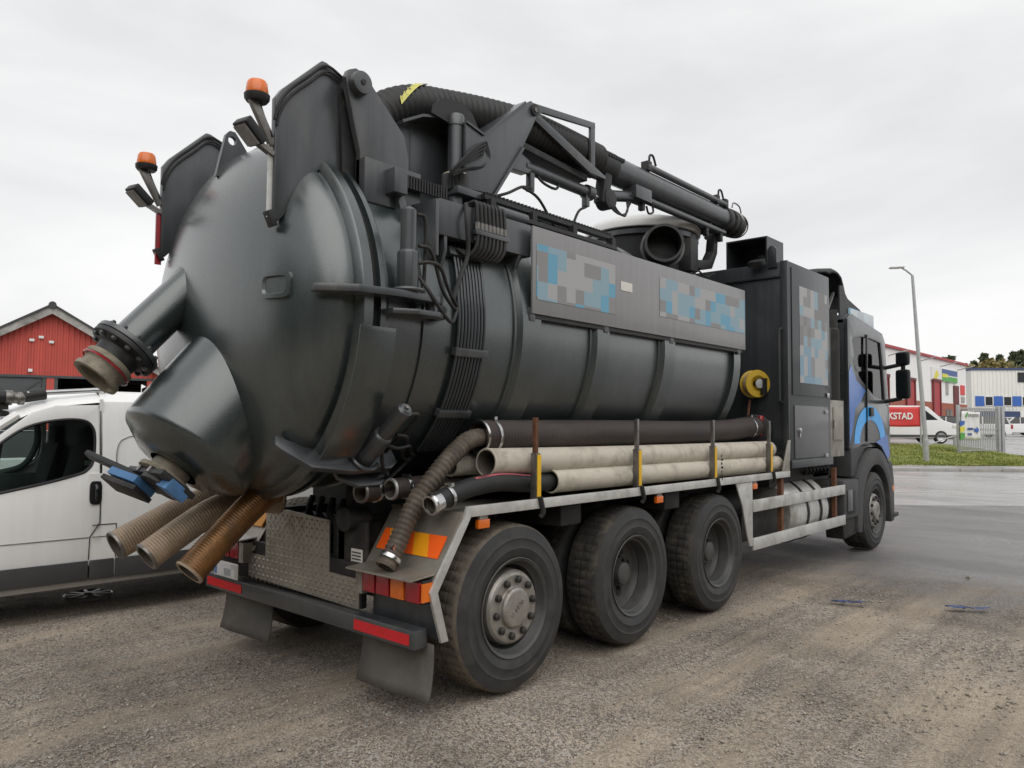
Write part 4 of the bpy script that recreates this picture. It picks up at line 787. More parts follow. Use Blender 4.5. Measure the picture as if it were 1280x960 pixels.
# tail lamps under ledges
for sgn in (-1, 1):
    ya, yb = sorted((sgn*.72, sgn*1.24))
    lg = MB().prism([(-.87, .8), (-.68, .815), (-.68, .825), (-.87, .81)], 'y', ya-.05, yb+.01).build('lamp_ledge', 'rust' if sgn < 0 else 'white_plastic', TR, bevel=.002) if sgn > 0 else MB().prism([(-.87, .8), (-.68, .815), (-.68, .825), (-.87, .81)], 'y', ya, yb+.06).build('lamp_ledge', 'plate_aluminium', TR, bevel=.002)
    tl = MB().box(-.78, -.7, ya, yb, .66, .795).build('tail_lamp', 'black_steel', TR, bevel=.01)
    for k in range(4):
        a = ya+(yb-ya)*(k+.06)/4; b = ya+(yb-ya)*(k+.94)/4; k2 = k if sgn < 0 else 3-k
        MB().box(-.8, -.779, a, b, .672, .785).build('lamp_lens', ('red_lens', 'orange_lens', 'red_lens', 'red_lens')[k2], tl, bevel=.006)
    MB().box(-.79, -.7, (yb if sgn > 0 else ya-.012), (yb+.012 if sgn > 0 else ya), .68, .78).build('side_lens', 'orange_lens', tl)
    MB().box(-.795, -.7, yb if sgn < 0 else ya-.06, yb+.06 if sgn < 0 else ya, .65, .79).build('lamp_bracket', 'dull_aluminium', tl)
    # hazard marking on the sloping guard
    if sgn < 0:
        d_ = Vector((-.265, 0, -.405)).normalized(); nrm = Vector((-.405*1, 0, .265)).normalized(); c0 = Vector((-.6, 0, .95))+nrm*.006
        bs = [-.655, -.735, -.81, -.9, -.96, -1.09, -1.21]; ms = ['orange_mark', 'amber_mark', 'orange_mark', 'orange_mark', 'amber_mark', 'orange_mark']
        for q, (a, b) in enumerate(zip(bs, bs[1:])):
            sa = .035 if q else 0; sb = .035 if q < 5 else 0; up_, dn_ = -d_*.07, d_*.07
            MB().add([c0+up_+Vector((0, a+sa, 0)), c0+up_+Vector((0, b+sb, 0)), c0+dn_+Vector((0, b-sb, 0)), c0+dn_+Vector((0, a-sa, 0))], [(0, 1, 2, 3)]).build('hazard_marking', ms[q], dk, smooth=0)
    else:
        MB().obox((-.62, .93, .95), (0, 1, 0), (.265, 0, .405), .55, .012, .13).build('hazard_marking', 'amber_mark', dk)
        MB().bar((-.47, .93, 1.14), (-.735, .93, .735), .62, .012).build('rear_mudguard', 'plate_aluminium', dk)
npl = MB().box(-.835, -.828, .66, 1.0, .535, .645).build('number_plate', 'paper', TR, bevel=.002)
MB().box(-.838, -.8355, .67, .99, .545, .635).build('blurred_characters', 'plate_print', npl)
MB().box(-.72, -.68, -.62, 1.2, .53, .8).build('rear_cross_member', 'chassis_black', TR)
MB().box(-.66, -.64, -1.24, -.66, .46, .66).build('guard_lower', 'steel_paint', TR)
MB().box(-.7, -.66, -.62, -.28, .7, 1.05).build('valve_cover', 'chassis_black', TR, bevel=.02)
MB().box(-.706, -.701, -.6, -.49, .76, .88).build('paper_notice', 'paper', TR)
mm = MB()
for k in range(5): mm.box(-.7085, -.7065, -.59, -.5, .775+k*.02, .783+k*.02)
mm.build('notice_lines', 'rim_grey', TR)
MB().lathe([(0, .075), (.16, .075), (.17, .05)], (-.6, -.48, 1.06), (-1, 0, 0), 26, True).build('air_vessel', 'black_rubber', TR)
MB().box(-.62, -.5, -.42, -.3, .95, 1.25).build('chassis_bracket', 'chassis_black', TR, bevel=.01)
for k in range(5): MB().tube(spline([(-.6, .1-.12*k, 1.15), (-.66, .05-.12*k, 1.05), (-.6, -.05-.1*k, .98), (-.5, -.1*k, 1.1)], 5), .022, 8).build('air_line', 'black_rubber', TR)
# ---- chassis
for y in (-.42, .36): MB().box(-.7, 7.9, y, y+.08, .78, 1.06).build('chassis_rail', 'chassis_black', TR, bevel=.01)
for x in (-.5, .7, 2.0, 3.3, 4.6, 5.8): MB().box(x-.06, x+.06, -.45, .45, .82, 1.02).build('chassis_cross_member', 'chassis_black', TR)
MB().box(-.3, 3.4, -.55, .55, 1.0, 1.22).build('tank_saddle', 'chassis_black', TR)
for x in (.0, 1.365, 2.754, 7.324): MB().lathe([(-1.0, .09), (-.3, .09), (-.2, .15), (.2, .15), (.3, .09), (1.0, .09)], (x, 0, .52), (0, 1, 0), 20, True).build('axle', 'chassis_black', TR)
for x0, x1 in ((.56, .8), (1.95, 2.2)): 
    for y0, y1 in ((-1.15, -.55), (.55, 1.15)): MB().box(x0, x1, y0, y1, .95, 1.1).build('wheel_guard', 'chassis_black', TR, bevel=.02)
# ---- wheels
def tyre_profile(wd, ri=.288, ro=.52):
    h = wd/2
    return [(-h+.03, ri), (-h+.008, ri+.02), (-h, ri+.07), (-h-.003, ri+.078), (-h, ri+.086), (-h, ri+.12), (-h+.001, ri+.135), (-h-.001, ri+.14), (-h+.002, ri+.146), (-h+.006, ro-.06), (-h+.022, ro-.018), (-h+.04, ro-.004),
            (-h+.075, ro), (-h*.45, ro+.002), (-h*.45+.002, ro-.012), (-h*.45+.012, ro-.012), (-h*.45+.014, ro+.002), (-.008, ro+.003), (-.006, ro-.012), (.006, ro-.012), (.008, ro+.003),
            (h*.45-.014, ro+.002), (h*.45-.012, ro-.012), (h*.45-.002, ro-.012), (h*.45, ro+.002), (h-.075, ro), (h-.04, ro-.004), (h-.022, ro-.018), (h-.006, ro-.06), (h-.002, ri+.146), (h+.002, ri+.14), (h-.001, ri+.135), (h, ri+.12), (h, ri+.086), (h+.004, ri+.078), (h, ri+.07), (h-.008, ri+.02), (h-.03, ri)]
def wheel(x, yface, sgn, kind, muddy=False):
    """yface: y of the outer sidewall; sgn -1 right side"""
    e_ = empty('wheel', parent=TR); O = Vector((0, sgn, 0))
    wd = .36 if kind != 'drive' else .3
    base = Vector((x, yface, .515))
    def tread(i, k, r):
        if r < .514: return r
        return r-(.009 if (k % 4 == 0) else 0)
    for q in ((0,) if kind != 'drive' else (0, .34)):
        c = base-O*(wd/2+q); pr_ = tyre_profile(wd, ro=.515); c1_, c2_ = (10, len(pr_)-10)
        MB().lathe(pr_[c1_:c2_], c, O, 200, False, tread).build('tyre_tread', 'tyre_muddy' if muddy else 'tyre_tread', e_, smooth=40)
        MB().lathe(pr_[:c1_+1], c, O, 72).lathe(pr_[c2_-1:], c, O, 72).build('tyre', 'tyre', e_, smooth=40)
    if kind == 'drive':
        rp = [(-.02, .285), (-.004, .305), (.0, .3), (-.01, .285), (-.045, .272), (-.05, .26), (-.13, .25), (-.14, .256), (-.15, .25), (-.18, .235), (-.19, .215), (-.19, .1), (-.15, .09), (-.15, .0)]
        rim = MB().lathe(rp, base, O, 60).build('rim', 'rim_grey', e_, smooth=35)
        for k in range(8):
            a = 2*PI*k/8+.3; MB().lathe([(0, .03), (.004, .03)], base-O*.189+Vector((math.cos(a)*.175, 0, math.sin(a)*.165)), O, 14, True).build('hand_hole', 'chassis_black', rim)
        MB().lathe([(-.19, .09), (-.1, .085), (-.09, .06), (-.09, .0)], base, O, 26).build('hub', 'rim_grey', rim, bevel=.004)
        for k in range(10):
            a = 2*PI*k/10; MB().lathe([(0, .016), (.03, .016), (.035, .008)], base-O*.19+Vector((math.cos(a)*.13, 0, math.sin(a)*.13)), O, 6, True).build('wheel_nut', 'nut', rim)
    else:
        rp = [(-.02, .285), (-.004, .31), (.0, .305), (-.012, .288), (-.05, .275), (-.06, .262), (-.13, .255), (-.14, .24), (-.12, .2), (-.1, .1), (-.1, .0)]
        rim = MB().lathe(rp, base, O, 60).build('rim', 'rim_grey', e_, smooth=35)
        hc = MB().lathe([(-.12, .235), (-.03, .228), (-.012, .215), (-.006, .2), (-.01, .132), (-.004, .126), (.012, .122), (.022, .11), (.026, .09), (.022, .0)], base-O*.012, O, 60).build('hub_cover', 'hub_cover', e_, smooth=25)
        text_mesh('hub_lettering', 'SCANIA', .042, 'hub_cover', Matrix.Translation(base+O*.012) @ (Matrix.Rotation(R(90), 4, 'X') if sgn < 0 else Matrix.Rotation(R(90), 4, 'X') @ Matrix.Rotation(PI, 4, 'Y')) @ Matrix.Rotation(R(38), 4, 'Z'), hc, .006)
        for k in range(10):
            a = 2*PI*k/10+.15; p = base-O*.014+Vector((math.cos(a)*.172, 0, math.sin(a)*.172))
            MB().lathe([(-.02, .024), (.016, .022), (.022, .015), (.024, .0)], p, O, 14, True).build('wheel_nut', 'nut', hc)
    return e_
for x, kind in ((0, 'steer'), (1.365, 'drive'), (2.754, 'drive'), (7.324, 'steer')):
    for sgn in (-1, 1): wheel(x, sgn*1.24, sgn, kind, x == 0)
# ---- between the axles: side bars, silencer, step box
for z in (.82, .455):
    MB().box(3.42, 6.03, -1.262, -1.235, z, z+.115).build('side_guard_bar', 'aluminium', TR, bevel=.006)
for x in (4.15, 5.75): MB().box(x, x+.06, -1.235, -1.19, .44, 1.15).build('bar_bracket', 'rust', TR)
sl = MB().lathe([(0, .05), (.0, .33), (.05, .36)]+[(.05+.025*k, .36+(.008 if k % 3 == 1 else 0)) for k in range(1, 42)]+[(1.12, .33), (1.12, .05)], (4.55, -.84, .68), (1, 0, 0), 40).build('silencer', 'aluminium', TR, smooth=25)
for x in (4.95, 5.35): MB().lathe([(0, .37), (0, .378), (.04, .378), (.04, .37)], (x, -.84, .68), (1, 0, 0), 40).build('silencer_strap', 'black_steel', sl)
MB().lathe([(0, .14), (.0, .16), (.8, .16), (.8, .1)], (3.5, -.75, .8), (1, 0, 0), 24, True).build('air_tank', 'chassis_black', TR)
MB().box(3.5, 4.4, -1.1, -.5, .5, .78).build('battery_box', 'chassis_black', TR, bevel=.02)
MB().box(5.7, 6.05, -1.18, -.5, .5, 1.0).build('fuel_tank_end', 'chassis_black', TR, bevel=.03)
for k in range(7): MB().tube(spline([(5.3+.12*k, -1.0+.03*k, 1.24), (5.35+.12*k, -1.05, 1.12), (5.5+.1*k, -.9, 1.05), (5.6+.1*k, -.7, 1.1)], 5), .018, 7).build('engine_hose', 'black_rubber', TR)
MB().box(4.4, 6.2, -1.0, 1.0, .98, 1.2).build('sub_frame', 'chassis_black', TR)
stp = MB().box(6.04, 6.6, -1.25, -.9, .5, .98).build('step_box', 'grey_plastic', TR, bevel=.04)
MB().box(6.14, 6.42, -1.256, -1.245, .56, .84).build('step_recess', 'chassis_black', stp, bevel=.02)
MB().box(6.12, 6.3, -1.262, -1.25, .6, .86).build('step_lid', 'cab_grey', stp, bevel=.02)
MB().prism([(6.6, .98), (6.68, .98), (6.7, .3), (6.1, .26), (6.04, .5), (6.6, .5)], 'y', -1.22, -1.0).build('wheel_arch_skirt', 'chassis_black', stp, bevel=.01)
# ---- cab
CBX = empty('cab', parent=TR) if False else None
YS = 1.19
outer = [(6.42, 1.36), (6.42, 3.02), (6.6, 3.1), (7.9, 2.96), (8.02, 2.85), (8.14, 2.05), (8.18, 1.9), (8.2, 1.2), (8.1, 1.12), (8.0, 1.2), (7.75, 1.36), (7.55, 1.42), (7.0, 1.42), (6.75, 1.36)]
win = [(6.86, 2.3), (6.72, 2.45), (6.6, 2.72), (6.64, 2.79), (7.1, 2.84), (7.72, 2.82), (7.82, 2.74), (7.96, 2.06), (7.88, 2.02), (7.5, 2.06), (7.1, 2.2)]
win = smooth_poly(win, 3)
cab = MB()
for y0, y1 in ((-YS, -YS+.05), (YS-.05, YS)):
    cab.hole(outer, win, lambda p, y=y0: (p[0], y, p[1]), lambda p, y=y1: (p[0], y, p[1]))
cab.box(6.42, 6.47, -YS+.05, YS-.05, 1.36, 2.0).box(6.42, 6.47, -YS+.05, YS-.05, 2.0, 3.02)
cab.prism([(6.42, 3.02), (6.6, 3.1), (7.9, 2.96), (7.9, 2.91), (6.6, 3.05), (6.42, 2.97)], 'y', -YS+.05, YS-.05)
cab.prism([(8.1, 2.05), (8.17, 1.9), (8.19, 1.2), (8.12, 1.2), (8.12, 1.9)], 'y', -YS+.05, YS-.05)
cab.box(6.47, 8.12, -YS+.05, YS-.05, 1.36, 1.45)
cab = cab.build('cab', 'cab_grey', TR, bevel=.012)
for y in (-YS+.022, YS-.03): MB().prism(win, 'y', y, y+.006).build('side_window', 'window_glass', cab, smooth=0)
for y0, y1 in ((-YS-.004, -YS+.001),): 
    MB().prism([(7.1, 1.44), (7.14, 2.88), (7.2, 2.88), (7.15, 2.2), (7.13, 1.44)], 'y', y0-.012, y1).build('door_pillar', 'dark_trim', cab, bevel=.002)
    # light blue arch and darker blue sweep painted on the side
    c0 = (7.28, 1.42); out_ = [(c0[0]+.6*math.cos(a)*1.12, c0[1]+.5*math.sin(a)) for a in np.linspace(PI, 0, 20)]; inn = [(c0[0]+.4*math.cos(a)*1.12, c0[1]+.31*math.sin(a)) for a in np.linspace(0, PI, 20)]
    arch = MB(); n = 20; arch.add([(p[0], y0, p[1]) for p in out_]+[(p[0], y0, p[1]) for p in inn[::-1]], [(i, i+1, n+i+1, n+i) for i in range(n-1)])
    arch.build('blue_arch', 'sky_blue', cab, smooth=0)
    MB().add([(x, y0-.001, z) for x, z in ((6.43, 1.42), (6.43, 2.34), (6.52, 2.44), (6.72, 2.24), (7.1, 2.12), (6.9, 1.98), (6.66, 1.86), (6.55, 1.6))], [tuple(range(8))]).build('blue_sweep', 'cab_blue', cab, smooth=0)
    MB().add([(x, y0-.001, z) for x, z in ((7.5, 1.43), (7.76, 1.37), (8.04, 1.18), (8.15, 1.25), (8.0, 1.55), (7.9, 1.5))], [tuple(range(6))]).build('blue_sweep', 'cab_blue', cab, smooth=0)
    MB().box(7.22, 7.36, y0-.03, y0, 1.78, 1.9).build('door_handle', 'dark_trim', cab, bevel=.01)
MB().add([(8.0, -YS+.06, 2.84), (8.0, YS-.06, 2.84), (8.13, YS-.06, 2.06), (8.13, -YS+.06, 2.06)], [(0, 1, 2, 3)]).build('windscreen', 'window_glass', cab, smooth=0)
MB().box(6.9, 7.35, -.95, -.4, 1.9, 2.1).box(6.85, 7.0, -.95, -.4, 2.05, 2.62).build('passenger_seat', 'seat', cab, bevel=.05)
MB().box(6.9, 7.35, .4, .95, 1.9, 2.1).box(6.85, 7.0, .4, .95, 2.05, 2.62).build('driver_seat', 'seat', cab, bevel=.05)
MB().box(7.8, 8.09, -1.1, 1.1, 1.8, 2.05).build('dashboard', 'dash', cab, bevel=.03)
# hanging tassels in the window
mat('tassel', (.2, .15, .05), .8, var=.4, vscale=20)
for k in range(9): MB().tube([(7.45+.07*k, -YS+.07, 2.84), (7.46+.07*k, -YS+.07, 2.5-.1*(k % 3))], .014, 6).build('curtain_tassel', 'tassel', cab)
# roof spoiler: hollow hood, sign board
pf = [(6.3, 3.66), (6.45, 3.72), (6.62, 3.72), (6.74, 3.68), (6.82, 3.58), (6.88, 3.48), (6.98, 3.42), (7.48, 3.33), (7.58, 3.29)]
spv = MB(); n = len(pf); YY = [-1.02, -.98, -.8, 0, .8, .98, 1.02]; dzs = [-.06, -.02, 0, .02, 0, -.02, -.06]
spv.add([(p[0], y, p[1]+d) for y, d in zip(YY, dzs) for p in pf], [(i*n+k, i*n+k+1, (i+1)*n+k+1, (i+1)*n+k) for i in range(len(YY)-1) for k in range(n-1)])
so2 = spv.build('roof_spoiler', 'black_steel', cab, smooth=50); md = so2.modifiers.new('t', 'SOLIDIFY'); md.thickness = .03
for y in (-1.02, 1.0): MB().prism([(6.66, 3.04), (6.66, 3.5)]+[(p[0], p[1]-.06) for p in pf[4:]]+[(7.5, 3.08)], 'y', y, y+.02).build('spoiler_side', 'black_steel', so2)
MB().bar((6.32, -.96, 3.1), (6.6, -.96, 3.4), .03, .03).build('spoiler_strut', 'worn_steel', so2)
MB().box(6.99, 8.0, -1.05, -1.0, 3.02, 3.24).build('roof_sign', 'roof_print', cab, bevel=.01)
MB().box(7.0, 8.05, -1.0, -.95, 2.93, 3.03).build('sign_foot', 'cab_grey', cab)
# front wheel arch
n = 16; c0 = (7.324, .53)
aro = MB(); ou = [(c0[0]+.78*math.cos(a), c0[1]+.82*math.sin(a)) for a in np.linspace(0, PI, n)]; inn = [(c0[0]+.6*math.cos(a), c0[1]+.6*math.sin(a)) for a in np.linspace(PI, 0, n)]
aro.prism(ou+[(c0[0]-.78, .3), (c0[0]-.62, .28)]+inn+[(c0[0]+.65, .3), (c0[0]+.8, .32)], 'y', -1.255, -.85).build('wheel_arch', 'grey_plastic', cab, bevel=.025)
MB().prism([(6.46, 1.36), (6.46, 1.0), (6.6, 1.02), (6.75, 1.2), (7.0, 1.34), (7.3, 1.4)], 'y', -1.2, -.8).build('arch_filler', 'grey_plastic', cab, bevel=.02)
MB().prism([(8.06, 1.1), (8.2, 1.16), (8.28, .9), (8.28, .4), (8.08, .35), (8.0, .6)], 'y', -1.22, 1.22).build('front_bumper', 'grey_plastic', cab, bevel=.05)
MB().box(8.0, 8.3, -1.26, -1.0, .36, .42).build('front_step', 'black_steel', cab, bevel=.01)
MB().box(8.08, 8.2, -1.232, -1.215, .72, .8).build('side_marker_lamp', 'orange_lens', cab)
# mirrors
mr = MB().obox((8.02, -1.42, 2.24), (0, 0, 1), (-.9, .3, 0), .42, .2, .09).build('mirror', 'dark_trim', cab, bevel=.05)
MB().obox((8.02, -1.42, 2.6), (0, 0, 1), (-.9, .3, 0), .2, .19, .09).build('wide_angle_mirror', 'dark_trim', cab, bevel=.05)
MB().obox((7.972, -1.404, 2.24), (0, 0, 1), (-.9, .3, 0), .35, .15, .01).build('mirror_glass', 'car_glass', mr)
MB().obox((7.972, -1.404, 2.6), (0, 0, 1), (-.9, .3, 0), .14, .14, .01).build('mirror_glass', 'car_glass', mr)
for z in (2.02, 2.5): MB().tube([(8.0, -1.15, z-.03), (8.02, -1.4, z+.02)], .028, 10).build('mirror_arm', 'dark_trim', cab)
MB().tube([(8.03, -1.42, 2.4), (8.03, -1.42, 2.55)], .03, 10).build('mirror_stem', 'dark_trim', cab)
# ================================================================== LOOSE HOSES AND PIPES ON THE RACK
def ring(o, ax, r, w_, th=.006, n=30):
    return MB().lathe([(0, r-.004), (0, r+th), (w_*.3, r+th*1.2), (w_, r+th), (w_, r-.004)], o, ax, n)
def clamp(p, ax, r, parent):
    c = ring(p, ax, r, .022).build('hose_clamp', 'chrome', parent)
    a = Vector(ax).normalized(); side_ = a.cross(Vector((0, 0, 1))).normalized()
    MB().obox(Vector(p)+a*.011+Vector((0, 0, r+.012))+side_*(-.3*r), a, (0, 0, 1), .024, .05, .018).build('clamp_screw', 'chrome', c)
def hose(name, label, path, r, m, inner=.8, smoothn=20, rib=None, group=None, clampat=(), endring=None):
    e_ = empty(name, label, 'hose', tuple(path[0]), 0, group)
    I = Matrix.Translation(-Vector(path[0]))
    P = spline(path, 10); h = []
    if rib: ob = ribbed(P, r, rib[0], rib[1], 'hose_wall', m, None, smoothn)
    else: ob = MB().tube(resample(P, .05)+[P[-1]], r, smoothn+8, cap=False).build('hose_wall', m, None, smooth=60)
    h.append(ob)
    h.append(MB().tube(P, r*inner, 20, cap=False).build('hose_lining', 'pipe_inside', None, smooth=60))
    d0 = (P[1]-P[0]).normalized()
    rg = MB().lathe([(-.004, r*inner), (-.006, r+(rib[0] if rib else 0)), (.008, r+.004+(rib[0] if rib else 0)), (.012, r)], P[0], d0, 30).build('hose_rim', endring or m, None, smooth=40); h.append(rg)
    d1 = (P[-1]-P[-2]).normalized()
    h.append(MB().lathe([(.004, r*inner), (.006, r+(rib[0] if rib else 0)), (-.01, r+.003)], P[-1], d1, 30).build('hose_rim', endring or m, None, smooth=40))
    for t_ in clampat:
        acc = 0
        for a, b in zip(P, P[1:]):
            L = (b-a).length
            if acc+L >= t_:
                d = (b-a).normalized(); c = ring(a+d*(t_-acc), d, r+(rib[0] if rib else 0), .024, .007).build('hose_clamp', 'chrome', None); h.append(c)
                h.append(MB().obox(a+d*(t_-acc+.012)+Vector((0, -.25*r, r+.012)), d, (0, 0, 1), .026, .055, .022).build('clamp_screw', 'chrome', None)); break
            acc += L
    for o in h: o.parent = e_; o.matrix_parent_inverse = I
    return e_
RACK = 'hoses and pipes stowed along the rack'
hose('large_hose', 'thick black hose lying on top of the rack with silver clamped open end', [(-.09, -.98, 1.575), (.5, -.98, 1.58), (1.5, -.98, 1.585), (2.6, -.98, 1.585), (3.4, -.98, 1.6), (3.8, -.98, 1.625), (4.06, -.99, 1.64)], .105, 'hose_grey', .86, 28, (.0015, .03), RACK, (.1, 3.98), 'chrome')
hose('pale_pipe', 'long pale beige pipe lying higher on the rack', [(-.115, -1.08, 1.415), (1.0, -1.08, 1.405), (2.5, -1.08, 1.4), (4.19, -1.08, 1.4)], .088, 'pale_pipe', .88, 24, None, RACK)
hose('pale_pipe', 'shorter pale beige pipe lying lower, along the deck rail', [(.48, -1.12, 1.266), (1.5, -1.12, 1.262), (3.0, -1.12, 1.256), (4.3, -1.12, 1.25)], .08, 'pale_pipe', .88, 24, None, RACK)
hose('pale_pipe', 'pale pipe end half hidden behind the ribbed hose', [(-.22, -.86, 1.39), (.3, -.86, 1.39), (1.5, -.86, 1.39)], .07, 'pale_pipe', .85, 24, None, RACK)
sh = hose('striped_hose', 'black rubber hose with pink stripe and silver end resting on the mudguard', [(-.64, -1.15, 1.195), (-.5, -1.15, 1.235), (-.3, -1.14, 1.275), (-.05, -1.13, 1.29), (.25, -1.12, 1.265), (.6, -1.1, 1.262)], .058, 'black_rubber', .82, 24, (.001, .02), RACK, (.12,), 'chrome')
P_ = resample(spline([(-.3, -1.14, 1.275), (-.05, -1.13, 1.29), (.25, -1.12, 1.265)], 10), .02); mm = MB()
for a, b in zip(P_, P_[1:]): mm.add([q+Vector((0, -.0605*math.sin(t_), .0605*math.cos(t_))) for q in (a, b) for t_ in (.3, .62)], [(0, 1, 3, 2)])
o = mm.build('pink_stripe', 'pink_stripe', None); o.parent = sh; o.matrix_parent_inverse = Matrix.Translation((.64, 1.15, -1.195))
o = MB().lathe([(0, .048), (0, .06), (.07, .06), (.09, .056)], (-.655, -1.15, 1.19), (.96, 0, .28), 28).build('metal_ferrule', 'chrome', None); o.parent = sh; o.matrix_parent_inverse = Matrix.Translation((.64, 1.15, -1.195))
hose('ribbed_hose', 'narrow muddy ribbed hose hanging out of the thick hose onto the tail lamp', [(-.82, -.97, .845), (-.74, -.965, .95), (-.66, -.96, 1.09), (-.58, -.975, 1.22), (-.46, -1.0, 1.36), (-.3, -1.0, 1.49), (-.12, -.985, 1.565), (.3, -.98, 1.575)], .052, 'hose_brown', .8, 22, (.008, .032), RACK, (.04,), 'hose_brown')
hose('stub_hose', 'dark hose end with rusty clamp under the tank, left of the pair', [(-.8, -.7, 1.245), (-.6, -.69, 1.25), (.2, -.66, 1.27), (1.6, -.66, 1.3)], .062, 'hose_grey', .82, 22, (.002, .03), 'dark hose ends under the tank', (.1,), 'worn_steel')
hose('stub_hose', 'dark hose end with grey clamp under the tank, right of the pair', [(-.655, -.8, 1.262), (-.5, -.8, 1.265), (.2, -.78, 1.27), (1.6, -.78, 1.3)], .062, 'hose_grey', .82, 22, (.002, .03), 'dark hose ends under the tank', (.1,), 'galvanised')
BR = 'ribbed hoses sticking out behind the truck'
hose('bronze_hose', 'tan ribbed hose sticking out behind the truck, nearest the white van', [(-1.72, .5, .9), (-1.55, .5, .98), (-1.3, .5, 1.09), (-1.05, .5, 1.15), (-.8, .5, 1.15)], .088, 'hose_bronze', .82, 26, (.0035, .017), BR, (), 'worn_steel')
hose('bronze_hose', 'tan ribbed hose sticking out behind the truck, middle of the three', [(-1.66, .2, .862), (-1.48, .2, .975), (-1.25, .2, 1.1), (-1.02, .2, 1.15), (-.8, .2, 1.13)], .085, 'hose_bronze', .82, 26, (.0035, .017), BR, (), 'worn_steel')
hose('amber_hose', 'shiny amber ribbed hose drooping below the sump, nearest the chequer plate', [(-1.52, -.05, .785), (-1.4, -.05, .9), (-1.24, -.05, 1.05), (-1.06, -.05, 1.2), (-.97, -.05, 1.23)], .088, 'hose_amber', .82, 26, (.003, .017), BR, (), 'hose_bronze')
# ================================================================== PARKED VAN BEHIND THE TANK (front towards -x)
VN = empty('white_van', 'white panel van parked behind the tank, front cab door towards the viewer', 'van', (-.95, 2.62, 0), R(-3.5))
VY = 0.0      # local: x along the truck's x, y=0 near side
def vanside(y, th, name):
    s = 1 if th > 0 else -1
    door = [(-1.5, .42), (-1.5, .95), (-1.45, 1.02), (-.62, 1.72), (-.45, 1.78), (-.12, 1.79), (-.1, .75), (-.17, .66), (-.18, .42)]
    wnd = [(-1.28, 1.02), (-.95, 1.36), (-.75, 1.54), (-.6, 1.62), (-.4, 1.66), (-.24, 1.655), (-.17, 1.6), (-.15, 1.5), (-.16, 1.32), (-.2, 1.24), (-.3, 1.19), (-.7, 1.1)]
    wnd = smooth_poly(wnd)
    d = MB().hole(door, wnd, lambda p: (p[0], y-(.0 if p[1] < 1.1 else -.09*s*(p[1]-1.1)), p[1]), lambda p: (p[0], y+th+(.0 if p[1] < 1.1 else .09*s*(p[1]-1.1)), p[1])).build('front_door', 'white_paint', VN, bevel=.006)
    g = lambda p, o: (p[0], y+o+.09*s*max(0, p[1]-1.1), p[1])
    MB().add([g(p, th*.5) for p in wnd], [tuple(range(len(wnd)))]).build('side_window', 'window_glass', d, smooth=0)
    mm = MB(); n = len(wnd)
    for i in range(n): mm.tube([g(wnd[i], th*.1), g(wnd[(i+1) % n], th*.1)], .013, 8)
    mm.build('window_seal', 'dark_trim', d)
    if th > 0:
        hd = MB().prism([(-.14+.048*math.copysign(abs(math.cos(a))**.5, math.cos(a)), 1.035+.1*math.copysign(abs(math.sin(a))**.5, math.sin(a))) for a in np.linspace(0, 2*PI, 28)[:-1]], 'y', y-.012, y+.01).build('door_handle', 'dark_trim', d, bevel=.004)
        MB().tube(spline([(-.14, y-.01, .97), (-.14, y-.035, 1.0), (-.14, y-.035, 1.07), (-.14, y-.01, 1.1)], 5), .014, 8).build('handle_grip', 'car_glass', d)
    return d
vanside(0, .05, 'near'); vanside(1.86, -.05, 'far')
body = MB()
sec = [(0.0, .32), (-.012, .62), (-.012, .95), (0, 1.1), (.055, 1.7), (.09, 1.82), (.2, 1.9), (.93, 1.94), (1.66, 1.9), (1.77, 1.82), (1.805, 1.7), (1.86, 1.1), (1.872, .95), (1.872, .62), (1.86, .42)]
n = len(sec); xs_ = [-.09, .1, 1.0, 2.0, 2.5, 2.56]
body.add([(x, .93+(y-.93)*(1 if i < 4 else (.99 if i == 4 else .95)), z if i < 4 else z-.01*(i-3)) for i, x in enumerate(xs_) for y, z in sec], [(i*n+k, i*n+k+1, (i+1)*n+k+1, (i+1)*n+k) for i in range(len(xs_)-1) for k in range(n-1)]+[tuple(range((len(xs_)-1)*n, len(xs_)*n))])
bd = body.build('cargo_body', 'white_paint', VN, smooth=30)
roof = MB(); top = [(-.62, 1.76), (-.35, 1.85), (-.09, 1.885)]
roof.add([(x, .93+(y-.93)*k, z+dz) for (x, z), k in zip(((-.75, 1.69), (-.6, 1.77), (-.42, 1.82), (-.09, 1.86)), (.97, .98, .99, 1)) for y, dz in ((.058, -.045), (.09, -.02), (.25, .04), (.93, .07), (1.61, .04), (1.77, -.02), (1.802, -.045))], [(i*7+k, i*7+k+1, (i+1)*7+k+1, (i+1)*7+k) for i in range(3) for k in range(6)])
roof.build('cab_roof', 'white_paint', VN, smooth=50)
MB().add([(-.75, .1, 1.7), (-.75, 1.76, 1.7), (-1.62, 1.8, 1.08), (-1.62, .06, 1.08)], [(0, 1, 2, 3)]).build('windscreen', 'window_glass', VN, smooth=0)
for y in (.03, 1.83): MB().tube([(-1.6, y, 1.06), (-1.1, y+(.03 if y < 1 else -.03), 1.42), (-.72, y+(.05 if y < 1 else -.05), 1.7)], .035, 8).build('windscreen_pillar', 'white_paint', VN)
MB().prism([(-1.5, .42), (-1.5, 1.03), (-1.62, 1.07), (-2.0, .98), (-2.16, .8), (-2.2, .45), (-2.1, .3), (-1.9, .3), (-1.86, .55), (-1.6, .66), (-1.52, .5)], 'y', .0, 1.86).build('front_wing', 'white_paint', VN, bevel=.04)
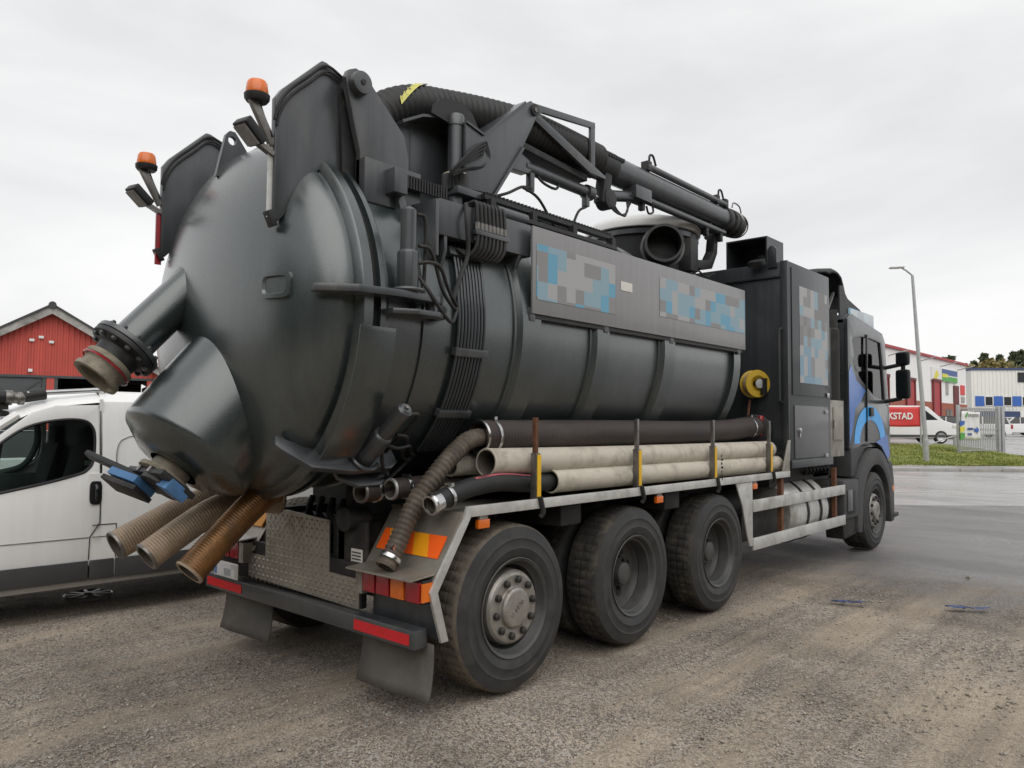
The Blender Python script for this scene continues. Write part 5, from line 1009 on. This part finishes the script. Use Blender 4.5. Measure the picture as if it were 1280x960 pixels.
# lower cladding, sill, seams
for x0, x1 in ((-1.5, -.185), (-.175, .02), (.03, 1.35)): MB().box(x0, x1, -.025, .0, .3, .465).build('side_cladding', 'grey_plastic', VN, bevel=.01)
MB().box(-.2, -.085, .004, .04, .42, 1.2).build('door_step', 'white_paint', VN); MB().prism([(-.115, 1.2), (-.085, 1.2), (-.085, 1.84), (-.115, 1.84)], 'y', .06, .1).build('door_pillar', 'white_paint', VN)
MB().box(-1.5, 2.3, .01, .04, .25, .31).build('sill', 'silver', VN, bevel=.01)
MB().box(-1.5, -.17, -.004, .001, .655, .663).build('body_crease', 'silver', VN) ; MB().box(-.16, 1.6, -.016, -.011, .655, .663).build('body_crease', 'silver', VN)
mm = MB().tube([(-.1, -.006, .78), (-.1, .008, 1.15), (-.105, .058, 1.74)], .004, 6).tube([(-.1, -.006, .78), (-.175, -.004, .66), (-.18, -.004, .47)], .004, 6).tube([(.03, -.014, .47), (.03, -.013, .76)], .004, 6).tube([(.03, -.013, .76), (-.16, -.013, .76)], .004, 6)
mm.build('panel_gap', 'dark_trim', VN)
MB().tube(spline([(.02, -.005, 1.2), (.03, .02, 1.42), (.1, .035, 1.5), (.3, .038, 1.52), (1.3, .038, 1.52)], 6), .005, 6).build('pressed_line', 'silver', VN)
MB().box(-1.5, 2.3, .04, 1.82, .28, .4).build('floor_pan', 'chassis_black', VN)
MB().box(-.09, -.07, .06, 1.8, .4, 1.2).build('bulkhead', 'dash', VN); MB().box(-.09, -.07, .1, 1.76, 1.2, 1.8).build('bulkhead_upper', 'chassis_black', VN)
for y in (.2, 1.15): MB().box(-.55, -.12, y, y+.5, .75, .92).prism([(-.3, .9), (-.12, .9), (-.05, 1.42), (-.16, 1.44)], 'y', y, y+.48).box(-.16, -.06, y+.12, y+.36, 1.42, 1.6).build('seat', 'seat', VN, bevel=.04)
MB().prism([(-1.55, .6), (-1.55, 1.05), (-1.3, 1.08), (-1.15, 1.02), (-1.1, .9), (-1.15, .6)], 'y', .1, 1.76).build('dashboard', 'dash', VN, bevel=.03)
st_ = MB().lathe([(-.012, .17), (0, .185), (.012, .17), (0, .157)], (-1.08, .42, 1.08), (.85, 0, .5), 30); st_.add(st_.v[:30], []); st_.build('steering_wheel', 'dark_trim', VN)
MB().obox((-1.08, .42, 1.08), (0, 1, 0), (.85, 0, .5), .33, .05, .02).build('wheel_spoke', 'dark_trim', VN)
MB().obox((-.86, .09, 1.3), (.12, .0, 1), (0, 1, 0), .4, .06, .008).build('seat_belt', 'dark_trim', VN)
MB().tube(spline([(-.5, 1.79, 1.12), (-.3, 1.79, 1.2), (-.2, 1.78, 1.4), (-.2, 1.76, 1.62)], 6), .03, 8).build('inner_trim', 'green_trim', VN)
MB().box(-1.3, -.2, 1.74, 1.8, .95, 1.12).build('far_door_card', 'green_trim', VN, bevel=.02)
MB().box(-.22, -.14, .06, .062, 1.27, 1.31).build('window_sticker', 'green_trim', VN)
def small_wheel(parent, c, O, r=.31, wd=.2, m='silver', detail=True):
    e_ = empty('wheel', parent=parent); O = Vector(O); c = Vector(c); h = wd/2
    MB().lathe([(-h+.01, r*.66), (-h, r*.8), (-h+.02, r*.97), (-h+.05, r), (h-.05, r), (h-.02, r*.97), (h, r*.8), (h-.01, r*.66)], c, O, 32).build('tyre', 'black_rubber', e_, smooth=40)
    if detail:
        rm = MB().lathe([(h-.005, r*.68), (h-.02, r*.62), (h-.06, r*.6), (h-.07, .02)], c, O, 32).build('rim', 'dark_trim', e_, smooth=30); a0 = Vector((1, 0, 0)); b0 = O.cross(a0)
        for k in range(9):
            a = 2*PI*k/9; d = a0*math.cos(a)+b0*math.sin(a); MB().obox(c+O*(h-.03)+d*r*.36, d, O, r*.52, r*.09, .02).build('spoke', m, rm)
        MB().lathe([(h-.05, r*.2), (h-.015, r*.16), (h-.012, .0)], c, O, 16).build('hub', m, rm)
    else: MB().lathe([(h-.005, r*.68), (h-.02, r*.6), (h-.03, .02)], c, O, 20).build('rim', m, e_, smooth=30)
    return e_
for x in (-1.35-.3, 1.75):
    small_wheel(VN, (x, .1, .31), (0, -1, 0)); small_wheel(VN, (x, 1.76, .31), (0, 1, 0))
# roof bar, stowed pipe
rb_ = MB().tube([(-.64, .17, 1.875), (-.02, .2, 1.93)], .022, 12).build('roof_bar', 'silver', VN)
MB().tube([(-.04, .2, 1.9), (-.01, .2, 1.98), (.02, .2, 2.08)], .005, 6).build('aerial', 'dark_trim', VN)
RP = empty('roof_pipe', 'black roof rack pipe with muddy metal coupling on the white van', 'pipe', (-1.6, 2.85, 1.86), R(-3.5))
MB().tube([(-.75, .0, .02), (-.12, .0, -.02)], .055, 18).build('pipe_body', 'black_rubber', RP)
MB().lathe([(0, .045), (0, .06), (.05, .062), (.06, .045), (.09, .045), (.1, .055), (.14, .05), (.14, .03)], (-.13, 0, -.02), (1, 0, -.05), 24, True).build('coupling', 'worn_steel', RP, bevel=.003)
MB().tube([(.01, 0, -.01), (.16, .0, .02)], .05, 18).build('pipe_tail', 'black_rubber', RP)
MB().box(-.7, -.1, .0, .5, -.12, -.07).build('rack_plate', 'chassis_black', RP)
# loose wheel trim lying under the van
WT = empty('wheel_trim', 'silver spoked wheel trim lying flat on the ground under the white van', 'wheel trim', (-.88, 3.32, .0), 0)
MB().lathe([(.01, .2), (.035, .205), (.04, .19), (.025, .18)], (0, 0, 0), (0, 0, 1), 40).build('trim_rim', 'silver', WT)
for k in range(9):
    a = 2*PI*k/9; MB().obox((.11*math.cos(a), .11*math.sin(a), .035), (math.cos(a), math.sin(a), 0), (0, 0, 1), .16, .03, .012).build('spoke', 'silver', WT)
MB().lathe([(.02, .05), (.05, .04), (.052, 0)], (0, 0, 0), (0, 0, 1), 20).build('trim_hub', 'silver', WT)
# ================================================================== BARN
bd_ = (RH*.867+FH*.5).normalized(); bn_ = Vector((-bd_.y, bd_.x, 0))      # along the gable, and into the barn
BN = empty('red_barn', 'red corrugated barn with pale weathered gable boards behind the white van', 'barn', F(34, -20.85, 0), math.atan2(bd_.y, bd_.x))
RZ, HW, LZ = 6.72, 5.2, 3.54; sl_ = .6
def roofz(s): return RZ-.12-abs(s)*sl_
cor = MB(); vs = []; st_ = []; s = -5.0
while s <= 4.62: st_ += [(s, 0), (s+.05, 0), (s+.08, -.035), (s+.15, -.035), (s+.18, 0)]; s += .22
for a, y in st_: vs += [(a, y, LZ), (a, y, roofz(a))]
cor.add(vs, [(2*i, 2*i+1, 2*i+3, 2*i+2) for i in range(len(st_)-1)]); wl_ = cor.build('gable_cladding', 'barn_red', BN, smooth=0)
for a, b, m in ((-.14, .16, 'barn_red'), (3.95, 4.65, 'barn_red'), (-5.0, -4.8, 'barn_red')): MB().box(a, b, -.03, .25, 0, LZ).build('wall_post', m, BN)
MB().box(-5.0, 4.65, -.05, .1, LZ-.06, LZ+.05).build('lintel', 'barn_door', BN)
for a in (-.3, .16): MB().box(a, a+.14, -.02, .2, 0, LZ-.06).build('door_jamb', 'barn_door', BN)
for x0, x1 in ((-4.8, -2.55), (-2.53, -.32)):
    d = MB().box(x0, x1, .02, .09, 0, LZ-.08).build('barn_door', 'barn_door', BN, bevel=.01)
    for a, b in (((x0+.1, 1.75), (x1-.1, 3.35)), ((x0+.1, 3.35), (x1-.1, 1.75)), ((x0+.1, .1), (x1-.1, 1.7))): MB().bar((a[0], .0, a[1]), (b[0], .0, b[1]), .03, .1).build('brace', 'barn_door', d)
for x in (-2.54,): MB().box(x-.03, x+.03, -.02, .02, .3, 3.2).build('door_bolt', 'dark_trim', BN)
for sgn in (-1, 1):
    e0 = (0, RZ); e1 = (sgn*HW, RZ-HW*sl_)
    MB().prism([e0, e1, (e1[0], e1[1]-.34), (0, RZ-.36)], 'y', -.42, -.36).build('gable_board', 'barn_fascia', BN)
    MB().prism([(0, RZ+.1), (sgn*(HW+.1), RZ+.04-HW*sl_-.06), (sgn*(HW+.1), RZ-.04-HW*sl_-.06), (0, RZ+.002)], 'y', -.5, 14).build('roof', 'barn_roof', BN)
    MB().box(sgn*4.75-.1, sgn*4.75+.1, .25, 13.8, 0, 3.6).build('side_wall', 'barn_red', BN)
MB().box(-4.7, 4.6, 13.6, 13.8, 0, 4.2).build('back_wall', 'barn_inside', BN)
MB().box(-4.7, 4.6, .3, 13.6, .002, .02).build('barn_floor', 'concrete', BN)
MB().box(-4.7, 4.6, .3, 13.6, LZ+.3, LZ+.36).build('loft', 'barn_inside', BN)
MB().lathe([(-.1, .16), (.1, .16)], (0, -.42, RZ+.02), (0, 1, 0), 16, True).build('ridge_end', 'barn_roof', BN)
for x, z in ((-.75, 5.15), (-.4, 5.3), (.0, 5.1)): MB().box(x-.1, x+.1, -.12, -.035, z-.06, z+.06).build('wall_lamp', 'white_plastic', BN, bevel=.02)
MB().box(-.85, -.68, -.14, -.035, 3.72, 3.86).build('wall_lamp', 'white_plastic', BN, bevel=.02)
MB().box(.6, 3.6, 5, 5.15, 2.1, 2.22).build('inner_beam', 'wood', BN); MB().bar((.4, 3, 2.3), (3.9, 3.2, 2.9), .08, .06).build('inner_pole', 'wood', BN)
mat('lit_window', (.3, .33, .4), .4, emit=(.5, .55, .7, .35)); MB().box(2.4, 3.3, 12.4, 13.59, 1.6, 2.6).build('back_window', 'lit_window', BN)
MB().lathe([(0, .1), (.0, .32), (.2, .32), (.2, .1)], (3.2, 4.5, 1.75), (0, -1, 0), 20, True).build('stored_wheel', 'tyre', BN)
MB().box(.5, 2.2, 6, 7.2, .02, 1.9).build('stored_crate', 'wood', BN)

# ================================================================== CARS
def car(label, loc, rz, m, L=4.0, H=1.48, W=1.72, hatch=True, group='cars parked beyond the verge', name='parked_car'):
    e_ = empty(name, label, 'car', loc, rz, group); h = L/2
    low = [(-h, .32), (-h-.02, .55), (-h+.03, .8), (-h+.15, .93), (-.2*L, .97), (.2*L, .95), (.44*L, .8), (h-.02, .62), (h, .35), (h-.1, .22), (-h+.1, .22)]
    MB().prism(low, 'y', -W/2, W/2).build('body', m, e_, bevel=.07, seg=3)
    gh = [(-h+.12, .92), (-h+.28 if hatch else -h+.55, H-.12), (-h+.5 if hatch else -h+.85, H), (.05*L, H), (.1*L, H-.05), (.27*L, .93)]
    g = MB(); n = len(gh)
    g.add([(x, s_*(W/2-.03-(z-.92)*.26), z-.03) for s_ in (-1, 1) for x, z in gh], [tuple(range(n)), tuple(range(2*n-1, n-1, -1))]+[(i, (i+1) % n, n+(i+1) % n, n+i) for i in range(n)])
    g.build('windows', 'car_glass', e_, bevel=.02)
    rf = MB(); rl = [p for p in gh[1:5]]; rf.add([(x, s_*(W/2-.05-(z-.92)*.24), z-.015) for s_ in (-1, 1) for x, z in rl], [(0, 1, 5, 4), (1, 2, 6, 5), (2, 3, 7, 6)]); rf.build('roof', m, e_, smooth=0)
    for s_ in (-1, 1):
        for a, b in ((gh[1], gh[0]), (gh[4], gh[5]), ((-.02*L, H-.02), (.0, .94)), ((-.27*L, H-.02), (-.29*L, .94))):
            MB().bar((a[0], s_*(W/2-.02-(a[1]-.92)*.26), a[1]-.02), (b[0], s_*(W/2-.02-(b[1]-.92)*.26), b[1]-.02), .05, .09).build('window_pillar', m, e_)
        MB().box(-h-.03, -h+.12, s_*W/2-.14 if s_ > 0 else s_*W/2-.01, s_*W/2+.01 if s_ > 0 else s_*W/2+.14, .62, .92).build('tail_lamp', 'red_lens', e_, bevel=.02)
        MB().box(h-.2, h-.02, s_*W/2-.3 if s_ > 0 else s_*W/2, s_*W/2 if s_ > 0 else s_*W/2+.3, .58, .72).build('headlight', 'lamp_glass', e_, bevel=.02)
        for x in (-.31*L, .31*L): small_wheel(e_, (x, s_*(W/2-.09), .31), (0, s_, 0), .31, .2, detail=False)
    MB().box(-h-.03, -h+.05, -W/2+.05, W/2-.05, .25, .42).build('rear_bumper', 'grey_plastic', e_, bevel=.02)
    return e_
def pvan(label, loc, rz, m, group, L=5.0):
    e_ = empty('parked_van', label, 'van', loc, rz, group); h = L/2; W = 1.9
    MB().prism([(-h, .35), (-h-.02, 1.0), (-h+.08, 1.85), (-h+.25, 1.95), (.14*L, 1.95), (.19*L, 1.9), (.35*L, 1.2), (.45*L, 1.05), (h, .85), (h, .4), (h-.1, .28), (-h+.1, .28)], 'y', -W/2, W/2).build('body', m, e_, bevel=.08, seg=3)
    for s_ in (-1, 1):
        y = s_*(W/2+.004); MB().prism([(.06*L, 1.2), (.06*L, 1.72), (.16*L, 1.72), (.29*L, 1.22)], 'y', min(y, y-s_*.02), max(y, y-s_*.02)).build('side_window', 'car_glass', e_)
        MB().prism([(h-.35, .8), (h-.05, .75), (h+.0, .88), (h-.3, 1.0)], 'y', min(y, y-s_*.3), max(y, y-s_*.3)).build('headlight', 'lamp_glass', e_, bevel=.01)
        for x in (-.3*L, .32*L): small_wheel(e_, (x, s_*(W/2-.08), .33), (0, s_, 0), .34, .22, detail=False)
        MB().box(-h, h, min(s_*W/2, s_*(W/2+.012)), max(s_*W/2, s_*(W/2+.012)), .32, .45).build('side_strip', 'grey_plastic', e_)
    MB().add([(.195*L, -.8, 1.86), (.195*L, .8, 1.86), (.352*L, .85, 1.22), (.352*L, -.85, 1.22)], [(0, 1, 2, 3)]).xf(Matrix.Translation((.012, 0, .008))).build('windscreen', 'car_glass', e_, smooth=0)
    MB().box(h-.12, h+.06, -.9, .9, .35, .72).build('front_bumper', 'grey_plastic', e_, bevel=.04)
    return e_
YAWR = math.atan2(RH.y, RH.x)          # heading 'to the right' as seen from the standpoint
CP = 'vehicles parked beyond the grass verge'
pvan('white delivery van with grey bumper behind the red banner', F(40, 20.6, .7), YAWR, 'car_white', CP)
car('white hatchback with its tail to the right of the gate posts', F(52, 32.0, .8), YAWR+PI-.1, 'car_white', 3.8, group=CP)
car('white car seen between the delivery van and the gate banner', F(50, 28.2, .8), YAWR+PI+.1, 'car_white', 4.3, 1.42, hatch=False, group=CP)
car('dark grey car behind the white cars, below the brick wall', F(58, 33.2, .85), YAWR+.15, 'car_grey', 4.4, 1.5, group=CP)
car('white car behind the white hatchback', F(62, 41.2, .85), YAWR+PI, 'car_white', 4.4, 1.5, group=CP)
car('white estate car at the right edge of the picture', F(78, 53.6, .85), YAWR+PI, 'car_white', 4.6, 1.5, group=CP)
car('red car at the right edge below the blue building', F(66, 46.3, .85), YAWR+PI+.3, 'car_red', 3.8, 1.4, group=CP)
car('white car seen through the windows of the white van', F(14, -9.6, 0), math.atan2(bd_.y, bd_.x)+PI, 'car_white', 4.2, 1.45, group=CP)
# ================================================================== LAMP POST
LP = empty('lamp_post', 'tall slim grey street lamp post standing on the grass verge', 'street lamp', F(30, 16.45, .2), YAWR)
ln = Vector((-.42, 0, 7.45))
MB().tube([(0, 0, -.1), (-.02, 0, .9), (-.021, 0, .92), ln*.55, ln], [.11, .105, .085, .075, .055], 16).build('post', 'galvanised', LP)
MB().tube([ln, ln+Vector((-.25, 0, .2)), ln+Vector((-.42, 0, .3))], .035, 10).build('lamp_arm', 'galvanised', LP)
lh = MB().obox(ln+Vector((-.62, 0, .31)), (1, 0, .05), (0, 0, 1), .55, .22, .06).build('lamp_head', 'galvanised', LP, bevel=.02)
MB().obox(ln+Vector((-.66, 0, .274)), (1, 0, .05), (0, 0, 1), .36, .16, .012).build('lamp_glass', 'lamp_glass', lh)
# ================================================================== GATE AND ITS BANNER
GA, GB = F(33, 19.52, .4), F(34.5, 22.25, .5); gd = (GB-GA).normalized(); gl_ = (GB-GA).length
GT = empty('steel_gate', 'galvanised steel gate leaf with close vertical bars on the verge', 'gate', GA, math.atan2(gd.y, gd.x))
MB().box(-.06, .06, -.06, .06, -.1, 2.15).build('post', 'galvanised', GT, bevel=.01)
MB().box(gl_-.14, gl_+.02, -.08, .08, -.1, 2.15).build('post', 'galvanised', GT, bevel=.01); MB().box(gl_+.1, gl_+.32, -.1, .12, -.1, 2.1).build('gate_post', 'galvanised', GT, bevel=.01)
for z in (.12, 1.05, 1.98): MB().box(.06, gl_-.14, -.025, .025, z, z+.06).build('gate_rail', 'galvanised', GT)
k = 0; x = .16
while x < gl_-.2: MB().box(x-.014, x+.014, -.014, .014, .18, 1.98).build('gate_bar', 'galvanised', GT); x += .135
GBN = empty('banner', 'white banner with blue arrow and green yellow blue edge tied to the steel gate', 'banner', GA, math.atan2(gd.y, gd.x))
def cloth(name, x0, x1, z0, z1, y, m, parent, amp=.02, nx_=16, nz_=8):
    vs = [(x0+(x1-x0)*i/nx_, y+amp*math.sin(i*1.1+j*.6), z0+(z1-z0)*j/nz_+.02*math.sin(i*.4)) for i in range(nx_+1) for j in range(nz_+1)]
    o = MB().add(vs, [(i*(nz_+1)+j, (i+1)*(nz_+1)+j, (i+1)*(nz_+1)+j+1, i*(nz_+1)+j+1) for i in range(nx_) for j in range(nz_)]).build(name, m, parent, smooth=60); md = o.modifiers.new('t', 'SOLIDIFY'); md.thickness = .006; return o
cloth('banner_cloth', .08, 1.5, .62, 1.86, -.08, 'white_plastic', GBN)
for z0, z1, m in ((.6, .92, 'sign_green'), (.92, 1.2, 'sign_yellow'), (1.2, 1.45, 'blue_panel')): MB().prism([(-.06, z0), (-.06, z1), (.3, z1), (.26, z0+.1)], 'y', -.118, -.112).build('colour_edge', m, GBN)
MB().prism([(.36, 1.62), (.5, 1.84), (.56, 1.8), (.46, 1.6)], 'y', -.118, -.112).build('green_leaf', 'sign_green', GBN)
MB().prism([(1.0, .98), (1.2, .98), (1.2, .88), (1.36, 1.05), (1.2, 1.22), (1.2, 1.12), (1.0, 1.12)], 'y', -.118, -.112).build('blue_arrow', 'blue_panel', GBN)
for k in range(7): MB().box(.58+k*.115, .66+k*.115, -.118, -.112, 1.63, 1.77).build('faded_letter', 'concrete', GBN)
for z, n_2 in ((1.05, 4), (.82, 3)):
    for k in range(n_2): MB().box(.5+k*.11, .58+k*.11, -.118, -.112, z, z+.1).build('faded_letter', 'sign_navy', GBN)
# ================================================================== RED BANNER AND BARRIER POLE
RBN = empty('red_banner', 'red banner with white capital letters in front of the delivery van', 'banner', F(36, 16.2, .6), YAWR)
cloth('banner_cloth', -.2, 3.3, .98, 1.92, 0, 'sign_red', RBN, .015)
mat('letter_white', (.8, .78, .78), .5)
text_mesh('lettering', 'KSTAD', .43, 'letter_white', Matrix.Translation((2.92, -.035, 1.46)) @ Matrix.Rotation(R(90), 4, 'X') @ Matrix.Diagonal((.88, 1, 1, 1)), RBN, .004, 'RIGHT', .012)
for x in (-.2, 3.3): MB().box(x-.03, x+.03, -.03, .03, -.1, 1.95).build('banner_post', 'galvanised', RBN)
BP = empty('barrier_pole', 'thin grey tilted barrier pole in front of the white delivery van', 'barrier', F(36.5, 20.1, .6), YAWR)
MB().tube([(-.1, 0, .05), (1.3, 0, .55)], .03, 8).build('pole', 'galvanised', BP); MB().box(1.25, 1.35, -.05, .05, -.1, .6).build('pole_stand', 'galvanised', BP)
# ================================================================== WHITE BUILDING
WA, WB = F(50, 19.85, .7), F(80.05, 48.25, .7); wd_ = (WB-WA).normalized(); wl = (WB-WA).length
WBD = empty('white_building', 'long white hall with red doors and brick ground floor behind the parked cars', 'building', WA, math.atan2(wd_.y, wd_.x))
SW = [(20.05, 22.8, 4.8), (28.3, 31.0, 5.05)]
# wall as panels between openings
MB().box(0, wl, 0, .3, 3.1, 7.25).build('upper_wall', 'white_wall', WBD); MB().box(0, wl, -.06, .24, -.3, 3.1).build('brick_wall', 'brick_base', WBD)
MB().box(-.1, wl+.1, -.25, 14, 7.25, 7.45).build('roof_edge', 'red_door', WBD); MB().box(0, wl, .3, 14, 0, 7.25).build('hall_block', 'white_wall', WBD)
for a, b, z in SW+[(13.0, 15.6, 4.8)]:
    d = MB().box(a, b, -.12, -.062, -.2, z).build('red_door', 'red_door', WBD)
    MB().box(a, a+.25, -.2, -.122, -.2, z+.15).build('door_frame', 'dark_red', d); MB().box(b-.25, b, -.2, -.122, -.2, z+.15).build('door_frame', 'dark_red', d); MB().box(a-.1, b+.1, -.22, -.122, z, z+.25).build('door_head', 'dark_red', d)
MB().box(36, 37.9, -.12, -.062, -.2, 4.95).build('dark_door', 'dark_red', WBD)
for a in (17.5, 24.5, 26.3, 33.0, 34.3, 38.7, 39.8): w_ = MB().box(a, a+1.0, -.1, -.061, 1.0, 2.5).build('window', 'car_glass', WBD); MB().box(a-.08, a+1.08, -.13, -.101, .9, 1.0).build('window_sill', 'concrete', w_)
MB().box(33.2, 34.2, -.05, -.001, 3.9, 5.3).build('window', 'concrete', WBD)
for a in (7.5, 10.0): w_ = MB().box(a, a+1.6, -.05, -.001, 4.4, 6.2).build('window', 'red_door', WBD); MB().box(a+.5, a+1.1, -.07, -.051, 4.5, 6.1).build('pane', 'dark_red', w_)
sg = MB().box(28.1, 37.2, -.14, -.001, 5.2, 6.4).build('wall_sign', 'white_plastic', WBD)
MB().box(31.5, 37.2, -.16, -.141, 5.85, 6.4).build('sign_stripe', 'sign_navy', sg); MB().box(31.5, 37.2, -.16, -.141, 5.2, 5.72).build('sign_stripe', 'sign_green', sg); MB().box(31.5, 33.5, -.17, -.161, 5.6, 5.95).build('sign_stripe', 'sign_yellow', sg)
MB().prism([(28.6, 5.35), (29.5, 6.2), (30.4, 5.8), (29.6, 5.3)], 'y', -.16, -.141).build('sign_emblem', 'sign_yellow', sg)
MB().box(38.9, 40.5, -.08, -.001, 4.1, 5.1).build('red_notice', 'sign_red', WBD); MB().box(39.1, 40.4, -.08, -.001, 3.3, 3.9).build('small_notice', 'concrete', WBD)
for a in (16, 24, 31.5, 38): MB().tube([(a, -.0, 6.6), (a-.3, -1.6, 6.95)], .05, 8).build('wall_lamp_arm', 'galvanised', WBD)
# ================================================================== BLUE AND WHITE BUILDING
UA, UB = F(100, 61.0, .75), F(97, 92, .75); ud = (UB-UA).normalized(); ul = (UB-UA).length
BBD = empty('blue_building', 'cream ribbed building with blue window band and navy canopy beyond the cars', 'building', UA, math.atan2(ud.y, ud.x))
rbm = MB(); x = 0; pts = []
while x < ul: pts += [(x, 0), (x+.28, 0), (x+.32, -.06), (x+.44, -.06)]; x += .48
rbm.add([(a, y, z) for a, y in pts for z in (3.0, 8.2)], [(2*i, 2*i+1, 2*i+3, 2*i+2) for i in range(len(pts)-1)]); rbm.build('ribbed_wall', 'beige_wall', BBD, smooth=0)
MB().box(0, ul, .01, 12, -.2, 8.2).build('building_block', 'beige_wall', BBD); MB().box(-.1, ul, -.15, 12, 8.2, 8.5).build('roof_edge', 'navy_panel', BBD)
x = .4; i = 0
while x < ul-2:
    if i % 2 == 0: MB().box(x, x+1.12, -.12, -.061, 3.45, 4.75).build('blue_panel', 'blue_panel', BBD)
    else:
        w_ = MB().box(x, x+1.12, -.11, -.061, 3.45, 4.75).build('window', 'white_plastic', BBD); MB().box(x+.12, x+1.0, -.12, -.111, 3.55, 4.65).build('pane', 'car_glass', w_)
    x += 1.16; i += 1
MB().box(.2, 5.4, -1.2, -.13, 1.9, 2.75).build('canopy', 'navy_panel', BBD); MB().box(.2, ul, -.1, -.0, .2, 1.7).build('ground_floor_glazing', 'car_glass', BBD)
MB().box(5.8, 7.0, -.1, -.061, 6.6, 7.9).build('window', 'car_glass', BBD); sg = MB().box(7.1, 10.5, -.14, -.061, 6.6, 7.8).build('wall_sign', 'white_plastic', BBD)
MB().prism([(8.0, 7.0), (8.6, 7.5), (9.4, 7.4), (9.0, 7.1), (8.5, 7.2)], 'y', -.16, -.141).build('sign_emblem', 'navy_panel', sg)
# ================================================================== TREES
def leaf_mesh(v, s, m, name, parent):
    n = len(v); a = rng.normal(size=(n, 3)); a /= np.linalg.norm(a, axis=1)[:, None]; b = rng.normal(size=(n, 3)); b -= a*(a*b).sum(1)[:, None]; b /= np.linalg.norm(b, axis=1)[:, None]
    s = s*(.6+.8*rng.random((n, 1))); q = np.stack([v+a*s, v+b*s*.6, v-a*s, v-b*s*.6], 1).reshape(-1, 3)
    o = np_mesh(name, q, np.arange(n*4).reshape(-1, 4), m, False); o.parent = parent; return o
def tree(loc, h, kind, label, rad):
    e_ = empty('%s_tree' % {'conifer': 'conifer', 'autumn': 'autumn', 'birch_green': 'broadleaf'}[kind], label, 'tree', loc, 0, 'trees behind the blue building')
    MB().tube([(0, 0, -.5), (.05, 0, h*.4), (0, .05, h*.93)], [h*.018, h*.012, .03], 8).build('trunk', 'bark', e_)
    lb = MB()
    for k in range(10):
        a = random.uniform(0, 6.28); z = h*random.uniform(.35, .85); l_ = rad*(.8 if kind == 'conifer' else .9)*(1-z/h*.7); lb.tube([(0, 0, z), (l_*math.cos(a), l_*math.sin(a), z+(.1 if kind == 'conifer' else .5)*l_)], [.06, .02], 5)
    lb.build('limb', 'bark', e_)
    if kind == 'conifer':
        v = []
        for k in range(22):
            z = h*(.18+.82*k/22); rr_ = rad*(1-(z/h)**1.3)+.15
            for q in range(max(5, int(12*(1-k/24)))):
                a = random.uniform(0, 6.28); t_ = rng.random(16)**.7; v.append(np.stack([np.cos(a)*t_*rr_, np.sin(a)*t_*rr_, z-t_*.35*rr_+rng.normal(0, .1, 16)], -1)+rng.normal(0, .12, (16, 3)))
        leaf_mesh(np.concatenate(v), .62, kind, 'crown', e_)
    else:
        v = []
        for k in range(46):
            d = rng.normal(size=3); d /= np.linalg.norm(d); c = np.array([0, 0, h*.62])+d*np.array([rad*.75, rad*.75, h*.3])*rng.random()**.4; v.append(c+rng.normal(0, .55, (90, 3)))
        leaf_mesh(np.concatenate(v), .5, kind, 'crown', e_)
KN = {'conifer': 'dark pointed conifer', 'autumn': 'yellow brown autumn tree', 'birch_green': 'olive green broadleaf tree'}
TL = [(1213, 448, 'birch_green'), (1219, 451, 'conifer'), (1226, 446, 'autumn'), (1232, 441, 'conifer'), (1239, 448, 'birch_green'), (1246, 447, 'autumn'), (1252, 443, 'conifer'), (1258, 449, 'autumn'), (1263, 446, 'birch_green'), (1268, 438, 'conifer'), (1273, 446, 'autumn'), (1279, 437, 'conifer'), (1286, 444, 'autumn'), (1294, 440, 'conifer')]
for k, (u_, v_, kd) in enumerate(TL):
    D = 150+8*math.sin(k*2.1); L = (u_-640)/942.7*D; z = 1.67+(531.5-v_)/942.7*D
    tree(F(D, L, .8), z-.8, kd, '%s above the blue building roof, number %d of the row from the left' % (KN[kd], k+1) if False else '%s above the blue building roof, %s in the row from the left' % (KN[kd], ['first', 'second', 'third', 'fourth', 'fifth', 'sixth', 'seventh', 'eighth', 'ninth', 'tenth', 'eleventh', 'twelfth', 'thirteenth', 'last'][k]), 3.4 if kd == 'conifer' else 4.6)
for k, u_ in enumerate((1183, 1190)):
    D = 140; tree(F(D, (u_-640)/942.7*D, .8), 13.4+.3*k, 'conifer', 'dark conifer tip rising over the white hall roof, %s of two' % ('left', 'right')[k], 2.0)
# far wood line all round so that the horizon is closed
v = []
for a in np.linspace(0, 2*PI, 900):
    d = 420+30*math.sin(a*7); h = 0; h = 12+3*math.sin(a*23)+2*math.sin(a*61); c = np.array([G0.x+d*math.cos(a), G0.y+d*math.sin(a), 0]); t_ = rng.random((40, 1)); v.append(c+np.concatenate([rng.normal(0, 2.2, (40, 2))*(1-t_*.6), t_*h], 1))
fw = leaf_mesh(np.concatenate(v), 1.5, 'conifer', 'far_wood', None); tag(structure(fw, kind='stuff'), 'far dark wood closing the horizon behind the yards', 'wood')

# invented wood behind the standpoint, unseen, added so the paintwork reflects something dark
v = []
for a in np.linspace(YAW+R(105), YAW+R(265), 420):
    d = 34+4*math.sin(a*9); h = 13+2.5*math.sin(a*31)+2*math.sin(a*77); c = np.array([G0.x+d*math.cos(a), G0.y+d*math.sin(a), 0]); t_ = rng.random((60, 1)); v.append(c+np.concatenate([rng.normal(0, 1.1, (60, 2))*(1.2-t_*.8), t_*h], 1))
nw = leaf_mesh(np.concatenate(v), .8, 'conifer', 'added_wood', None); tag(structure(nw, kind='stuff'), 'unseen dark wood added behind the standpoint for dark reflections', 'wood')
